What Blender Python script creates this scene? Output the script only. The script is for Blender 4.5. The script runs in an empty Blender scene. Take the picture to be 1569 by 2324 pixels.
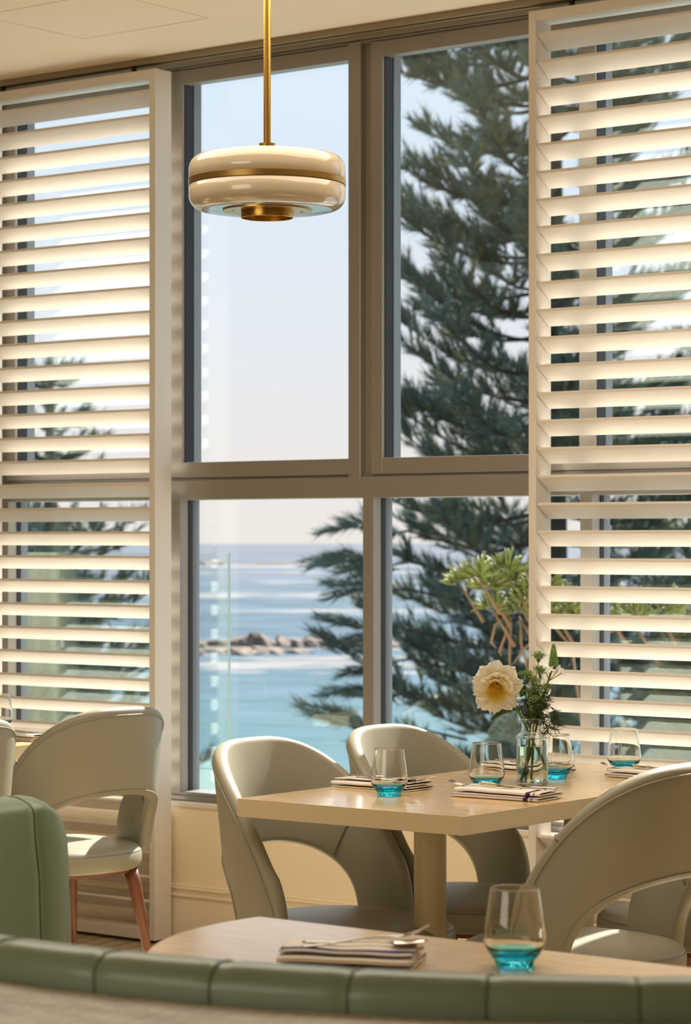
import bpy, bmesh, math, random
import numpy as np
from mathutils import Vector, Matrix
random.seed(7); rng = np.random.default_rng(11)
PI = math.pi; R = math.radians
sc = bpy.context.scene; COL = sc.collection

# ------------------------------------------------------------------ camera
YAW = 37.8; EYE = 1.39
cam_d = bpy.data.cameras.new('camera'); cam = bpy.data.objects.new('camera', cam_d); COL.objects.link(cam)
cam.location = (0, 0, EYE); cam.rotation_euler = (R(90), 0, R(YAW))
cam_d.sensor_fit = 'VERTICAL'; cam_d.sensor_height = 36.0; cam_d.sensor_width = 36.0 * 1569 / 2324
cam_d.lens = 5800 / 2324 * 36
cam_d.shift_y = 60 / 2324
cam_d.clip_start = 0.1; cam_d.clip_end = 5000
cam_d.dof.use_dof = True; cam_d.dof.focus_distance = 6.3; cam_d.dof.aperture_fstop = 7.8
sc.camera = cam

# ------------------------------------------------------------------ world, sun, fill lights, exposure
sc.view_settings.view_transform = 'Standard'; sc.view_settings.look = 'None'
sc.view_settings.exposure = 0.2; sc.view_settings.gamma = 1.0
sc.view_settings.use_curve_mapping = False
W = bpy.data.worlds.new('sky'); sc.world = W; W.use_nodes = True
nt = W.node_tree; nt.nodes.clear()
tc = nt.nodes.new('ShaderNodeTexCoord'); sp = nt.nodes.new('ShaderNodeSeparateXYZ'); cr = nt.nodes.new('ShaderNodeValToRGB')
bg = nt.nodes.new('ShaderNodeBackground'); wo = nt.nodes.new('ShaderNodeOutputWorld')
nt.links.new(tc.outputs['Generated'], sp.inputs[0]); nt.links.new(sp.outputs['Z'], cr.inputs[0])
els = cr.color_ramp.elements
els[0].position = 0.0; els[0].color = (.85, .78, .745, 1)
els[1].position = 1.0; els[1].color = (.25, .42, .75, 1)
for p, c in ((.03, (.84, .79, .78, 1)), (.085, (.78, .80, .87, 1)), (.14, (.70, .79, .91, 1)), (.20, (.66, .78, .92, 1)), (.5, (.45, .62, .88, 1))):
    e = els.new(p); e.color = c
nt.links.new(cr.outputs[0], bg.inputs[0]); bg.inputs[1].default_value = 1.04
nt.links.new(bg.outputs[0], wo.inputs[0])

def lamp(name, kind, loc, energy, color, **kw):
    d = bpy.data.lights.new(name, kind); d.energy = energy; d.color = color
    for k, v in kw.items():
        if k not in ('rot', 'aim'): setattr(d, k, v)
    o = bpy.data.objects.new(name, d); COL.objects.link(o); o.location = loc
    if 'aim' in kw: o.rotation_euler = (Vector(kw['aim']) - Vector(loc)).to_track_quat('-Z', 'Y').to_euler()
    return o
SUN_AZ, SUN_EL = 8.0, 45.0
sun_dir = Vector((-math.sin(R(SUN_AZ)) * math.cos(R(SUN_EL)), math.cos(R(SUN_AZ)) * math.cos(R(SUN_EL)), math.sin(R(SUN_EL))))
lamp('sun', 'SUN', (0, 30, 30), 14.5, (1.0, .965, .91), angle=R(.6), aim=tuple(Vector((0, 30, 30)) - sun_dir))
lamp('room_fill', 'AREA', (-3.6, -3.4, 1.7), 72, (1.0, .90, .74), shape='RECTANGLE', size=4.0, size_y=2.0, aim=(-4.2, 5.6, 1.1))  # unseen soft fill added behind the camera to lift the interior
lamp('overhead_fill', 'AREA', (-3.3, 4.0, 2.98), 92, (1.0, .89, .73), shape='RECTANGLE', size=3.4, size_y=2.6, aim=(-3.1, 3.6, 0))  # unseen overhead fill added to brighten tabletops, booth and ledge

# ------------------------------------------------------------------ materials
def mat(name):
    m = bpy.data.materials.new(name); m.use_nodes = True
    b = m.node_tree.nodes['Principled BSDF']; return m, m.node_tree, b
def pr(name, col, rough=.5, metal=0, spec=.5, coat=0, bump=None, var=None, **kw):
    m, t, b = mat(name)
    b.inputs['Base Color'].default_value = (*col, 1); b.inputs['Roughness'].default_value = rough
    b.inputs['Metallic'].default_value = metal; b.inputs['Specular IOR Level'].default_value = spec
    b.inputs['Coat Weight'].default_value = coat
    for k, v in kw.items(): b.inputs[k.replace('_', ' ')].default_value = v
    c = t.nodes.new('ShaderNodeTexCoord')
    if var:
        n = t.nodes.new('ShaderNodeTexNoise'); n.inputs['Scale'].default_value = var[0]; n.inputs['Detail'].default_value = 3
        mx = t.nodes.new('ShaderNodeMix'); mx.data_type = 'RGBA'
        mx.inputs[6].default_value = (*[x * (1 - var[1]) for x in col], 1); mx.inputs[7].default_value = (*[min(1, x * (1 + var[1])) for x in col], 1)
        t.links.new(c.outputs['Object'], n.inputs['Vector']); t.links.new(n.outputs['Fac'], mx.inputs[0]); t.links.new(mx.outputs[2], b.inputs['Base Color'])
    if bump:
        n = t.nodes.new('ShaderNodeTexNoise'); n.inputs['Scale'].default_value = bump[0]; n.inputs['Detail'].default_value = 2
        u = t.nodes.new('ShaderNodeBump'); u.inputs['Strength'].default_value = bump[1]; u.inputs['Distance'].default_value = bump[2]
        t.links.new(c.outputs['Object'], n.inputs['Vector']); t.links.new(n.outputs['Fac'], u.inputs['Height']); t.links.new(u.outputs[0], b.inputs['Normal'])
    return m
M = {}
M['cream'] = pr('cream_paint', (.78, .68, .52), .45, spec=.4)
M['wall'] = pr('wall_paint', (.88, .74, .53), .6, bump=(90, .1, .001))
M['room'] = pr('room_paint', (.60, .52, .40), .7)
M['ceil'] = pr('ceiling_paint', (.86, .73, .56), .8)
M['shut'] = pr('shutter_paint', (.76, .695, .61), .42, spec=.4)
M['alu'] = pr('grey_frame_metal', (.31, .28, .24), .36, metal=.25, spec=.6)
M['alu_light'] = pr('pale_frame_metal', (.30, .28, .26), .35, metal=.4)
M['alu_out'] = pr('outer_frame_metal', (.17, .18, .20), .5)
M['gasket'] = pr('black_rubber', (.01, .01, .012), .5)
M['track'] = pr('track_enamel', (.30, .24, .15), .4, metal=.3)
M['dark'] = pr('dark_gap', (.03, .025, .02), .7)
M['brass'] = pr('brushed_brass', (.58, .36, .09), .24, metal=1.0)
M['brass_band'] = pr('brass_sheet', (.50, .32, .10), .28, metal=1.0)
M['opal'] = pr('opal_glass', (.55, .45, .31), .12, spec=.6, coat=.6, Subsurface_Weight=.0)
M['leather'] = pr('taupe_leather', (.285, .262, .19), .40, spec=.45, bump=(420, .25, .0006), var=(5, .06))
M['leather_seam'] = pr('leather_piping', (.19, .17, .12), .5)
M['green'] = pr('sage_leather', (.20, .265, .18), .32, spec=.5, bump=(300, .15, .0005), var=(4, .08))
M['green_seam'] = pr('sage_piping', (.13, .18, .10), .5)
M['walnut'] = pr('walnut', (.17, .055, .025), .4, var=(18, .3))
M['tableedge'] = pr('table_edge_paint', (.62, .50, .32), .45)
M['column'] = pr('table_column_paint', (.50, .41, .24), .35, spec=.5)
M['steel'] = pr('polished_cutlery', (.62, .58, .50), .14, metal=1.0)
M['gild'] = pr('pale_gold_cutlery', (.66, .56, .36), .18, metal=1.0)
M['stem'] = pr('flower_stem', (.11, .20, .02), .45, var=(60, .3))
M['leaf'] = pr('flower_leaf', (.05, .10, .015), .4, var=(40, .3))
M['umbel'] = pr('umbel_green', (.17, .27, .06), .6)
M['thread'] = pr('thread_leaf', (.055, .085, .02), .6)
M['stamen'] = pr('stamen', (.75, .42, .03), .6)
M['white_petal'] = pr('white_petal', (.82, .80, .68), .5)
M['bud'] = pr('spike_bud', (.20, .32, .07), .5, var=(80, .35))
M['bark'] = pr('pine_bark', (.055, .045, .045), .9, var=(6, .3))
M['rock'] = pr('reef_rock', (.17, .125, .095), .9, var=(1.1, .85))
M['needle'] = pr('pine_needles', (.115, .175, .145), .7, var=(.8, .5))
M['needle_warm'] = pr('pine_needles_olive', (.20, .20, .09), .7, var=(.9, .4))
M['banksia'] = pr('banksia_leaves', (.20, .22, .045), .6, var=(9, .7))
M['twig'] = pr('bare_twigs', (.26, .15, .07), .8)
M['boat'] = pr('boat_hull', (.75, .58, .22), .5); M['boat_top'] = pr('boat_canopy', (.9, .87, .75), .5)
M['balustrade_edge'] = pr('glass_edge', (.30, .40, .38), .3)

def table_mat(name, scale_rot):
    m, t, b = mat(name); N = t.nodes; L = t.links
    c = N.new('ShaderNodeTexCoord'); mp = N.new('ShaderNodeMapping'); L.new(c.outputs['Object'], mp.inputs[0])
    mp.inputs['Rotation'].default_value = (0, 0, scale_rot); mp.inputs['Scale'].default_value = (6, 60, 6)
    n = N.new('ShaderNodeTexNoise'); n.inputs['Scale'].default_value = 1.6; n.inputs['Detail'].default_value = 5; n.inputs['Distortion'].default_value = .4
    L.new(mp.outputs[0], n.inputs['Vector'])
    r = N.new('ShaderNodeValToRGB'); L.new(n.outputs['Fac'], r.inputs[0])
    r.color_ramp.elements[0].position = .3; r.color_ramp.elements[0].color = (.72, .46, .20, 1)
    r.color_ramp.elements[1].position = .7; r.color_ramp.elements[1].color = (.88, .63, .32, 1)
    L.new(r.outputs[0], b.inputs['Base Color'])
    # rippled, hand-scraped relief
    mp2 = N.new('ShaderNodeMapping'); L.new(c.outputs['Object'], mp2.inputs[0])
    mp2.inputs['Rotation'].default_value = (0, 0, scale_rot + .15); mp2.inputs['Scale'].default_value = (28, 95, 10)
    v = N.new('ShaderNodeTexNoise'); v.inputs['Scale'].default_value = 1.5; v.inputs['Detail'].default_value = 1.0; L.new(mp2.outputs[0], v.inputs['Vector'])
    u = N.new('ShaderNodeBump'); u.inputs['Strength'].default_value = .35; u.inputs['Distance'].default_value = .0022
    L.new(v.outputs['Fac'], u.inputs['Height']); L.new(u.outputs[0], b.inputs['Normal'])
    b.inputs['Roughness'].default_value = .26; b.inputs['Specular IOR Level'].default_value = .6; b.inputs['Coat Weight'].default_value = .6; b.inputs['Coat Roughness'].default_value = .12
    return m
M['table'] = table_mat('limed_oak', 0.0); M['table2'] = table_mat('limed_oak_front', 0.1)

def pane_mat():
    m = bpy.data.materials.new('window_glass'); m.use_nodes = True; t = m.node_tree; t.nodes.clear()
    o = t.nodes.new('ShaderNodeOutputMaterial'); mx = t.nodes.new('ShaderNodeMixShader'); tr = t.nodes.new('ShaderNodeBsdfTransparent')
    g = t.nodes.new('ShaderNodeBsdfGlossy'); ge = t.nodes.new('ShaderNodeNewGeometry')
    tr.inputs[0].default_value = (.975, .99, .985, 1); g.inputs['Roughness'].default_value = 0.0; g.inputs[0].default_value = (.86, 1, .95, 1)
    dt = t.nodes.new('ShaderNodeVectorMath'); dt.operation = 'DOT_PRODUCT'; t.links.new(ge.outputs['Incoming'], dt.inputs[0]); t.links.new(ge.outputs['Normal'], dt.inputs[1])
    def mth(op, *a):
        n = t.nodes.new('ShaderNodeMath'); n.operation = op
        for i, x in enumerate(a):
            if isinstance(x, (int, float)): n.inputs[i].default_value = x
            else: t.links.new(x, n.inputs[i])
        return n.outputs[0]
    fr = mth('ADD', .06, mth('MULTIPLY', .94, mth('POWER', mth('SUBTRACT', 1.0, mth('ABSOLUTE', dt.outputs['Value'])), 5.0)))
    t.links.new(fr, mx.inputs[0]); t.links.new(tr.outputs[0], mx.inputs[1]); t.links.new(g.outputs[0], mx.inputs[2]); t.links.new(mx.outputs[0], o.inputs[0])
    return m
M['pane'] = pane_mat()
def glass(name, col, ior=1.45):
    m = bpy.data.materials.new(name); m.use_nodes = True; t = m.node_tree; t.nodes.clear()
    o = t.nodes.new('ShaderNodeOutputMaterial'); g = t.nodes.new('ShaderNodeBsdfGlass'); g.inputs['Color'].default_value = (*col, 1)
    g.inputs['Roughness'].default_value = 0; g.inputs['IOR'].default_value = ior; t.links.new(g.outputs[0], o.inputs[0]); return m
M['tumbler'] = glass('clear_glass', (.985, .985, .97)); M['blue_glass'] = glass('turquoise_glass', (.18, .78, .93))
M['vase'] = glass('vase_glass', (.975, .985, .97)); M['water'] = glass('vase_water', (.93, .96, .88), 1.33)

def cloth_mat():
    m, t, b = mat('napkin_linen'); N = t.nodes; L = t.links
    uv = N.new('ShaderNodeUVMap'); s = N.new('ShaderNodeSeparateXYZ'); L.new(uv.outputs[0], s.inputs[0])
    r = N.new('ShaderNodeValToRGB'); r.color_ramp.interpolation = 'CONSTANT'; L.new(s.outputs['X'], r.inputs[0])
    e = r.color_ramp.elements; e[0].color = (.84, .78, .70, 1); e[1].position = .83; e[1].color = (.08, .035, .12, 1)
    for p, c in ((.885, (.84, .78, .70, 1)), (.915, (.25, .22, .30, 1)), (.935, (.84, .78, .70, 1))):
        x = e.new(p); x.color = c
    r2 = N.new('ShaderNodeValToRGB'); r2.color_ramp.interpolation = 'CONSTANT'; L.new(s.outputs['Y'], r2.inputs[0])
    e = r2.color_ramp.elements; e[0].color = (1, 1, 1, 1); e[1].position = .945; e[1].color = (.16, .10, .22, 1)
    for p, c in ((.05, (.22, .16, .26, 1)), (.056, (1, 1, 1, 1)), (.26, (.35, .29, .38, 1)), (.266, (1, 1, 1, 1)), (.5, (.35, .29, .38, 1)), (.506, (1, 1, 1, 1)), (.955, (1, 1, 1, 1))):
        x = e.new(p); x.color = c
    mx = N.new('ShaderNodeMix'); mx.data_type = 'RGBA'; mx.blend_type = 'MULTIPLY'; mx.inputs[0].default_value = 1
    L.new(r.outputs[0], mx.inputs[6]); L.new(r2.outputs[0], mx.inputs[7]); L.new(mx.outputs[2], b.inputs['Base Color'])
    b.inputs['Roughness'].default_value = .9; b.inputs['Specular IOR Level'].default_value = .1
    return m
M['cloth'] = cloth_mat()
def cloth_blue():
    m = M['cloth'].copy(); m.name = 'napkin_linen_blue'
    for n in m.node_tree.nodes:
        if n.type == 'VALTORGB':
            xs = n.color_ramp.elements[0].color[0] < .9
            for e in n.color_ramp.elements:
                if e.color[0] < .4: e.color = (.84, .78, .70, 1) if xs else (.02, .035, .22, 1)
    return m
M['cloth_blue'] = cloth_blue()
for n in M['cloth_blue'].node_tree.nodes:
    if n.type == 'VALTORGB' and n.color_ramp.elements[0].color[0] > .9:
        el = n.color_ramp.elements
        for i_, p_ in ((8, .975), (7, .935), (6, .522), (4, .272)): el[i_].position = p_

def petal_mat():
    m, t, b = mat('peony_petal'); N = t.nodes; L = t.links
    uv = N.new('ShaderNodeUVMap'); s = N.new('ShaderNodeSeparateXYZ'); L.new(uv.outputs[0], s.inputs[0])
    r = N.new('ShaderNodeValToRGB'); L.new(s.outputs['Y'], r.inputs[0]); e = r.color_ramp.elements
    e[0].position = .08; e[0].color = (.80, .55, .02, 1); e[1].position = .75; e[1].color = (.93, .88, .76, 1)
    x = e.new(.40); x.color = (.92, .76, .16, 1)
    x = e.new(.58); x.color = (.93, .87, .66, 1)
    L.new(r.outputs[0], b.inputs['Base Color']); b.inputs['Roughness'].default_value = .6; b.inputs['Specular IOR Level'].default_value = .2
    tl = N.new('ShaderNodeBsdfTranslucent'); L.new(r.outputs[0], tl.inputs[0]); mx = N.new('ShaderNodeMixShader'); mx.inputs[0].default_value = .5
    o = [n for n in N if n.type == 'OUTPUT_MATERIAL'][0]
    L.new(b.outputs[0], mx.inputs[1]); L.new(tl.outputs[0], mx.inputs[2]); L.new(mx.outputs[0], o.inputs[0]); return m
M['petal'] = petal_mat()

def floor_mat():
    m, t, b = mat('picket_tiles'); N = t.nodes; L = t.links
    c = N.new('ShaderNodeTexCoord'); mp = N.new('ShaderNodeMapping'); L.new(c.outputs['Object'], mp.inputs[0]); mp.inputs['Rotation'].default_value = (0, 0, R(-100))
    k = N.new('ShaderNodeTexBrick'); L.new(mp.outputs[0], k.inputs['Vector']); k.offset = .33
    k.inputs['Scale'].default_value = 1; k.inputs['Brick Width'].default_value = .36; k.inputs['Row Height'].default_value = .07; k.inputs['Mortar Size'].default_value = .0035
    k.inputs['Color1'].default_value = (.56, .43, .26, 1); k.inputs['Color2'].default_value = (.47, .36, .21, 1); k.inputs['Mortar'].default_value = (.03, .025, .02, 1)
    L.new(k.outputs[0], b.inputs['Base Color']); b.inputs['Roughness'].default_value = .4; return m
M['floor'] = floor_mat()
def ledge_mat():
    m, t, b = mat('mosaic_ledge'); N = t.nodes; L = t.links
    uv = N.new('ShaderNodeUVMap'); k = N.new('ShaderNodeTexBrick'); L.new(uv.outputs[0], k.inputs['Vector'])
    k.inputs['Scale'].default_value = 1; k.inputs['Brick Width'].default_value = .055; k.inputs['Row Height'].default_value = .027; k.inputs['Mortar Size'].default_value = .0022; k.inputs['Bias'].default_value = -.1
    k.inputs['Color1'].default_value = (.60, .56, .48, 1); k.inputs['Color2'].default_value = (.24, .225, .18, 1); k.inputs['Mortar'].default_value = (.72, .66, .50, 1)
    n = N.new('ShaderNodeTexNoise'); n.inputs['Scale'].default_value = 9; L.new(uv.outputs[0], n.inputs['Vector'])
    mx = N.new('ShaderNodeMix'); mx.data_type = 'RGBA'; mx.blend_type = 'OVERLAY'; mx.inputs[0].default_value = .45  # noise blotches put bright patches of falling light into the ledge colour
    L.new(k.outputs[0], mx.inputs[6]); L.new(n.outputs['Fac'], mx.inputs[7]); L.new(mx.outputs[2], b.inputs['Base Color']); b.inputs['Roughness'].default_value = .45; return m
M['ledge'] = ledge_mat()

def sea_mat():
    m, t, b = mat('sea_water'); N = t.nodes; L = t.links
    c = N.new('ShaderNodeTexCoord'); s = N.new('ShaderNodeSeparateXYZ'); L.new(c.outputs['Object'], s.inputs[0])   # object Y runs out to sea
    def math_(op, a, b_=None):
        n = N.new('ShaderNodeMath'); n.operation = op
        for i, x in enumerate((a, b_)):
            if x is None: continue
            if isinstance(x, (int, float)): n.inputs[i].default_value = x
            else: L.new(x, n.inputs[i])
        return n.outputs[0]
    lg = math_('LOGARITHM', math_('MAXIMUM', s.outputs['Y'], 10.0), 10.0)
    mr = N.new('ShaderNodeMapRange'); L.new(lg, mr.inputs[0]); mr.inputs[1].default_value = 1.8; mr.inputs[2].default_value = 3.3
    # mottling, with patches the size of wavelets at every distance
    mp = N.new('ShaderNodeCombineXYZ'); L.new(math_('MULTIPLY', math_('DIVIDE', s.outputs['X'], math_('MAXIMUM', s.outputs['Y'], 10.0)), 22.0), mp.inputs[0])
    L.new(math_('MULTIPLY', math_('DIVIDE', 9.4 * 60.0, math_('MAXIMUM', s.outputs['Y'], 10.0)), 12.0), mp.inputs[1])
    L.new(math_('MULTIPLY', s.outputs['Y'], .03), mp.inputs[2])
    n = N.new('ShaderNodeTexNoise'); n.inputs['Scale'].default_value = 1.0; n.inputs['Detail'].default_value = 5; L.new(mp.outputs[0], n.inputs['Vector'])
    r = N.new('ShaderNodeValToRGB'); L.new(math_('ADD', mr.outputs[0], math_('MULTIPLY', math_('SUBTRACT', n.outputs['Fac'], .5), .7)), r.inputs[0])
    e = r.color_ramp.elements; e[0].position = 0; e[0].color = (.075, .185, .20, 1); e[1].position = 1; e[1].color = (.135, .145, .17, 1)  # turquoise shallows to deep blue; the grey far end is haze put into colour
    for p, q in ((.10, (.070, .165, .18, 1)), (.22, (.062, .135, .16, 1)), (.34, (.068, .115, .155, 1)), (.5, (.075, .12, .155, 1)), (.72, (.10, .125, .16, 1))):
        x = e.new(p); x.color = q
    # foam lines: surf bands at fixed distances from the shore
    foam = None
    for d0, w, th in ((193, 12, .36), (229, 9, .42), (331, 12, .46), (425, 26, .45), (560, 26, .50), (700, 36, .44), (860, 45, .34)):
        off = math_('SUBTRACT', math_('ADD', s.outputs['Y'], math_('MULTIPLY', math_('SUBTRACT', n.outputs['Fac'], .5), w * 3.5)), float(d0))
        band = math_('SUBTRACT', 1.0, math_('DIVIDE', math_('ABSOLUTE', off), float(w)))
        band = math_('MULTIPLY', math_('MAXIMUM', band, 0.0), 1.0)
        q = N.new('ShaderNodeTexNoise'); q.inputs['Scale'].default_value = 1.0; q.inputs['Detail'].default_value = 4
        cx = N.new('ShaderNodeCombineXYZ'); L.new(math_('MULTIPLY', math_('DIVIDE', s.outputs['X'], float(d0)), 26.0), cx.inputs[0]); L.new(math_('MULTIPLY', s.outputs['Y'], 1.2 / w), cx.inputs[1]); cx.inputs[2].default_value = d0
        L.new(cx.outputs[0], q.inputs['Vector'])
        f = math_('MULTIPLY', math_('MULTIPLY', band, 2.5), math_('MULTIPLY', math_('MAXIMUM', math_('SUBTRACT', q.outputs['Fac'], th), 0.0), 10.0))
        f = math_('MINIMUM', f, 1.0); foam = f if foam is None else math_('MAXIMUM', foam, f)
    mx = N.new('ShaderNodeMix'); mx.data_type = 'RGBA'; L.new(foam, mx.inputs[0]); L.new(r.outputs[0], mx.inputs[6]); mx.inputs[7].default_value = (.25, .235, .23, 1)
    m3 = N.new('ShaderNodeMapRange'); L.new(n.outputs['Fac'], m3.inputs[0]); m3.inputs[1].default_value = .3; m3.inputs[2].default_value = .7; m3.inputs[3].default_value = .52; m3.inputs[4].default_value = 1.08
    m4 = N.new('ShaderNodeMix'); m4.data_type = 'RGBA'; m4.blend_type = 'MULTIPLY'; m4.inputs[0].default_value = 1; L.new(mx.outputs[2], m4.inputs[6]); L.new(m3.outputs[0], m4.inputs[7]); mx = m4
    L.new(mx.outputs[2], b.inputs['Base Color']); b.inputs['Roughness'].default_value = .6; b.inputs['Specular IOR Level'].default_value = .08
    return m
M['sea'] = sea_mat()

# ------------------------------------------------------------------ mesh helpers
def new_obj(name, me, m, parent=None, smooth=False):
    o = bpy.data.objects.new(name, me); COL.objects.link(o)
    for x in (m if isinstance(m, (list, tuple)) else [m]): me.materials.append(M[x] if isinstance(x, str) else x)
    if smooth: me.polygons.foreach_set('use_smooth', [True] * len(me.polygons))
    if parent is not None: o.parent = parent
    return o
def from_bm(name, bm, m, parent=None, smooth=False, recalc=True):
    if recalc: bmesh.ops.recalc_face_normals(bm, faces=bm.faces)
    me = bpy.data.meshes.new(name); bm.to_mesh(me); bm.free(); return new_obj(name, me, m, parent, smooth)
def pyd(name, vs, fs, m, parent=None, smooth=True, uvs=None):
    me = bpy.data.meshes.new(name); me.from_pydata([tuple(v) for v in vs], [], fs); me.update()
    if uvs is not None:
        l = me.uv_layers.new(name='UVMap'); idx = np.empty(len(me.loops), dtype=np.int32); me.loops.foreach_get('vertex_index', idx)
        l.data.foreach_set('uv', np.asarray(uvs, dtype=np.float32)[idx].ravel())
    return new_obj(name, me, m, parent, smooth)
def tag(o, label=None, cat=None, group=None, kind=None):
    if label: o['label'] = label
    if cat: o['category'] = cat
    if group: o['group'] = group
    if kind: o['kind'] = kind
    return o
def thing(name, label, cat, loc=(0, 0, 0), rz=0, group=None, kind=None):
    o = bpy.data.objects.new(name, None); COL.objects.link(o); o.location = loc; o.rotation_euler = (0, 0, rz); o.empty_display_size = .1
    return tag(o, label, cat, group, kind)
def dup(root, loc=None, rz=None, label=None, group=None):
    def rec(o, par):
        c = o.copy(); COL.objects.link(c); c.parent = par
        for ch in [x for x in o.children]: rec(ch, c)
        return c
    r = rec(root, None)
    if loc is not None: r.location = loc
    if rz is not None: r.rotation_euler = (0, 0, rz)
    if label: r['label'] = label
    if group: r['group'] = group
    return r
def box(bm, x0, x1, y0, y1, z0, z1, bev=0.0, seg=2):
    b2 = bmesh.new(); bmesh.ops.create_cube(b2, size=1)
    for v in b2.verts: v.co = Vector(((x0 + x1) / 2 + v.co.x * (x1 - x0), (y0 + y1) / 2 + v.co.y * (y1 - y0), (z0 + z1) / 2 + v.co.z * (z1 - z0)))
    if bev: bmesh.ops.bevel(b2, geom=b2.edges[:], offset=bev, segments=seg, affect='EDGES', profile=.5)
    me = bpy.data.meshes.new('t'); b2.to_mesh(me); b2.free(); bm.from_mesh(me); bpy.data.meshes.remove(me); return bm
def boxo(name, x0, x1, y0, y1, z0, z1, m, parent=None, bev=0.0):
    return from_bm(name, box(bmesh.new(), x0, x1, y0, y1, z0, z1, bev), m, parent)
def tube_geo(pts, rad, n=8, cap=True):
    pts = [Vector(p) for p in pts]; rs = rad if isinstance(rad, (list, tuple)) else [rad] * len(pts)
    vs = []; fs = []; up = None
    for i, p in enumerate(pts):
        t = (pts[min(i + 1, len(pts) - 1)] - pts[max(i - 1, 0)]).normalized()
        if up is None: up = t.orthogonal().normalized()
        up = (up - t * up.dot(t)); up = up.normalized() if up.length > 1e-6 else t.orthogonal().normalized()
        s = t.cross(up)
        for k in range(n):
            a = 2 * PI * k / n; vs.append(p + (up * math.cos(a) + s * math.sin(a)) * rs[i])
        if i:
            for k in range(n): a0 = (i - 1) * n + k; a1 = (i - 1) * n + (k + 1) % n; fs.append((a0, a1, a1 + n, a0 + n))
    if cap: fs.append(tuple(range(n - 1, -1, -1))); fs.append(tuple(range(len(vs) - n, len(vs))))
    return vs, fs
def join_geo(parts):
    vs = []; fs = []
    for v, f in parts:
        o = len(vs); vs += list(v); fs += [tuple(i + o for i in q) for q in f]
    return vs, fs
def tube(name, pts, rad, m, parent=None, n=8):
    v, f = tube_geo(pts, rad, n); return pyd(name, v, f, m, parent)
def lathe_geo(prof, n=48, closed=False):
    vs = []; fs = []
    for r, z in prof:
        for k in range(n): a = 2 * PI * k / n; vs.append((r * math.cos(a), r * math.sin(a), z))
    m_ = len(prof)
    for i in range(m_ if closed else m_ - 1):
        for k in range(n):
            a = i * n + k; b = i * n + (k + 1) % n; c = ((i + 1) % m_) * n + (k + 1) % n; d = ((i + 1) % m_) * n + k
            fs.append((a, b, c, d))
    return vs, fs
def smooth_prof(p, k=5):
    out_ = []
    for i in range(len(p) - 1):
        a = p[max(i - 1, 0)]; b = p[i]; c = p[i + 1]; d = p[min(i + 2, len(p) - 1)]
        for j in range(k):
            t = j / k; out_.append(tuple(.5 * ((2 * b[m]) + (c[m] - a[m]) * t + (2 * a[m] - 5 * b[m] + 4 * c[m] - d[m]) * t * t + (3 * b[m] - a[m] - 3 * c[m] + d[m]) * t ** 3) for m in (0, 1)))
    return out_ + [p[-1]]
def lathe(name, prof, m, parent=None, n=48, closed=False, sharp=True):
    v, f = lathe_geo(prof, n, closed); o = pyd(name, v, f, m, parent)
    b = bmesh.new(); b.from_mesh(o.data); bmesh.ops.remove_doubles(b, verts=b.verts, dist=1e-6)
    b.faces.ensure_lookup_table(); bmesh.ops.dissolve_degenerate(b, dist=1e-7, edges=b.edges); bmesh.ops.recalc_face_normals(b, faces=b.faces)
    if sharp:
        for e in b.edges:
            if len(e.link_faces) == 2 and e.calc_face_angle() > R(38): e.smooth = False
    b.to_mesh(o.data); b.free(); return o
def grid_faces(nu, nv, cu=False, cv=False):
    f = []
    for i in range(nu if cu else nu - 1):
        for j in range(nv if cv else nv - 1):
            f.append((i * nv + j, ((i + 1) % nu) * nv + j, ((i + 1) % nu) * nv + (j + 1) % nv, i * nv + (j + 1) % nv))
    return f

# ================================================================== SETTING
YS = 6.511          # room face of the shutters
YF = 6.651          # room face of the window frames
YG = 6.713          # glass plane
ZC = 3.041          # ceiling
floor = tag(boxo('floor', -13, 3, -4, YF + .12, -.08, 0, 'floor'), kind='structure')
ceil = tag(boxo('ceiling', -13, 3, -4, YF + .2, ZC, ZC + .12, 'ceil'), kind='structure')
tag(boxo('wall_back', -13, 3.2, -4.2, -4.0, -.08, ZC + .1, 'room'), kind='structure')
tag(boxo('wall_right', 3.0, 3.2, -4.0, YF + .2, -.08, ZC + .1, 'room'), kind='structure')
tag(boxo('wall_left', -13.2, -13, -4.2, YF + .2, -.08, ZC + .1, 'room'), kind='structure')
tag(boxo('wall_window_end', -13, -7.62, YF - .02, YF + .16, .47, ZC + .05, 'wall'), kind='structure')
tag(boxo('wall_window_side', -2.52, 3.0, YF - .02, YF + .16, .47, ZC + .05, 'wall'), kind='structure')
# access hatch drawn in the ceiling by its hairline gap
hx0, hx1, hy0, hy1 = -5.86, -5.31, 5.668, 6.14
g = bmesh.new()
for a in ((hx0, hx1, hy1 - .0015, hy1 + .0015), (hx1 - .0015, hx1 + .0015, hy0, hy1), (hx0, hx1, hy0 - .0015, hy0 + .0015), (hx0 - .0015, hx0 + .0015, hy0, hy1)):
    box(g, *a, ZC - .0008, ZC + .003)
tag(from_bm('trim_1', g, pr('hatch_gap', (.62, .50, .36), .9)), kind='structure')
# wall below the windows with capped top and panelled baseboard
wall = tag(boxo('wall_window', -13, 3, YF - .02, YF + .16, 0, .468, 'wall', bev=.003), kind='structure')
tag(boxo('trim_2', -13, 3, YF - .028, YF + .17, .462, .482, 'shut', bev=.004), kind='structure')
bb = bmesh.new(); yb = YF - .021
for (z0, z1, t) in ((0, .158, .020), (.158, .168, .028), (.168, .182, .016), (.182, .190, .024), (.190, .199, .012)):
    box(bb, -13, 3, yb - t, yb + .001, z0, z1, .0015)
tag(from_bm('baseboard_window', bb, 'wall'), kind='structure')
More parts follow.
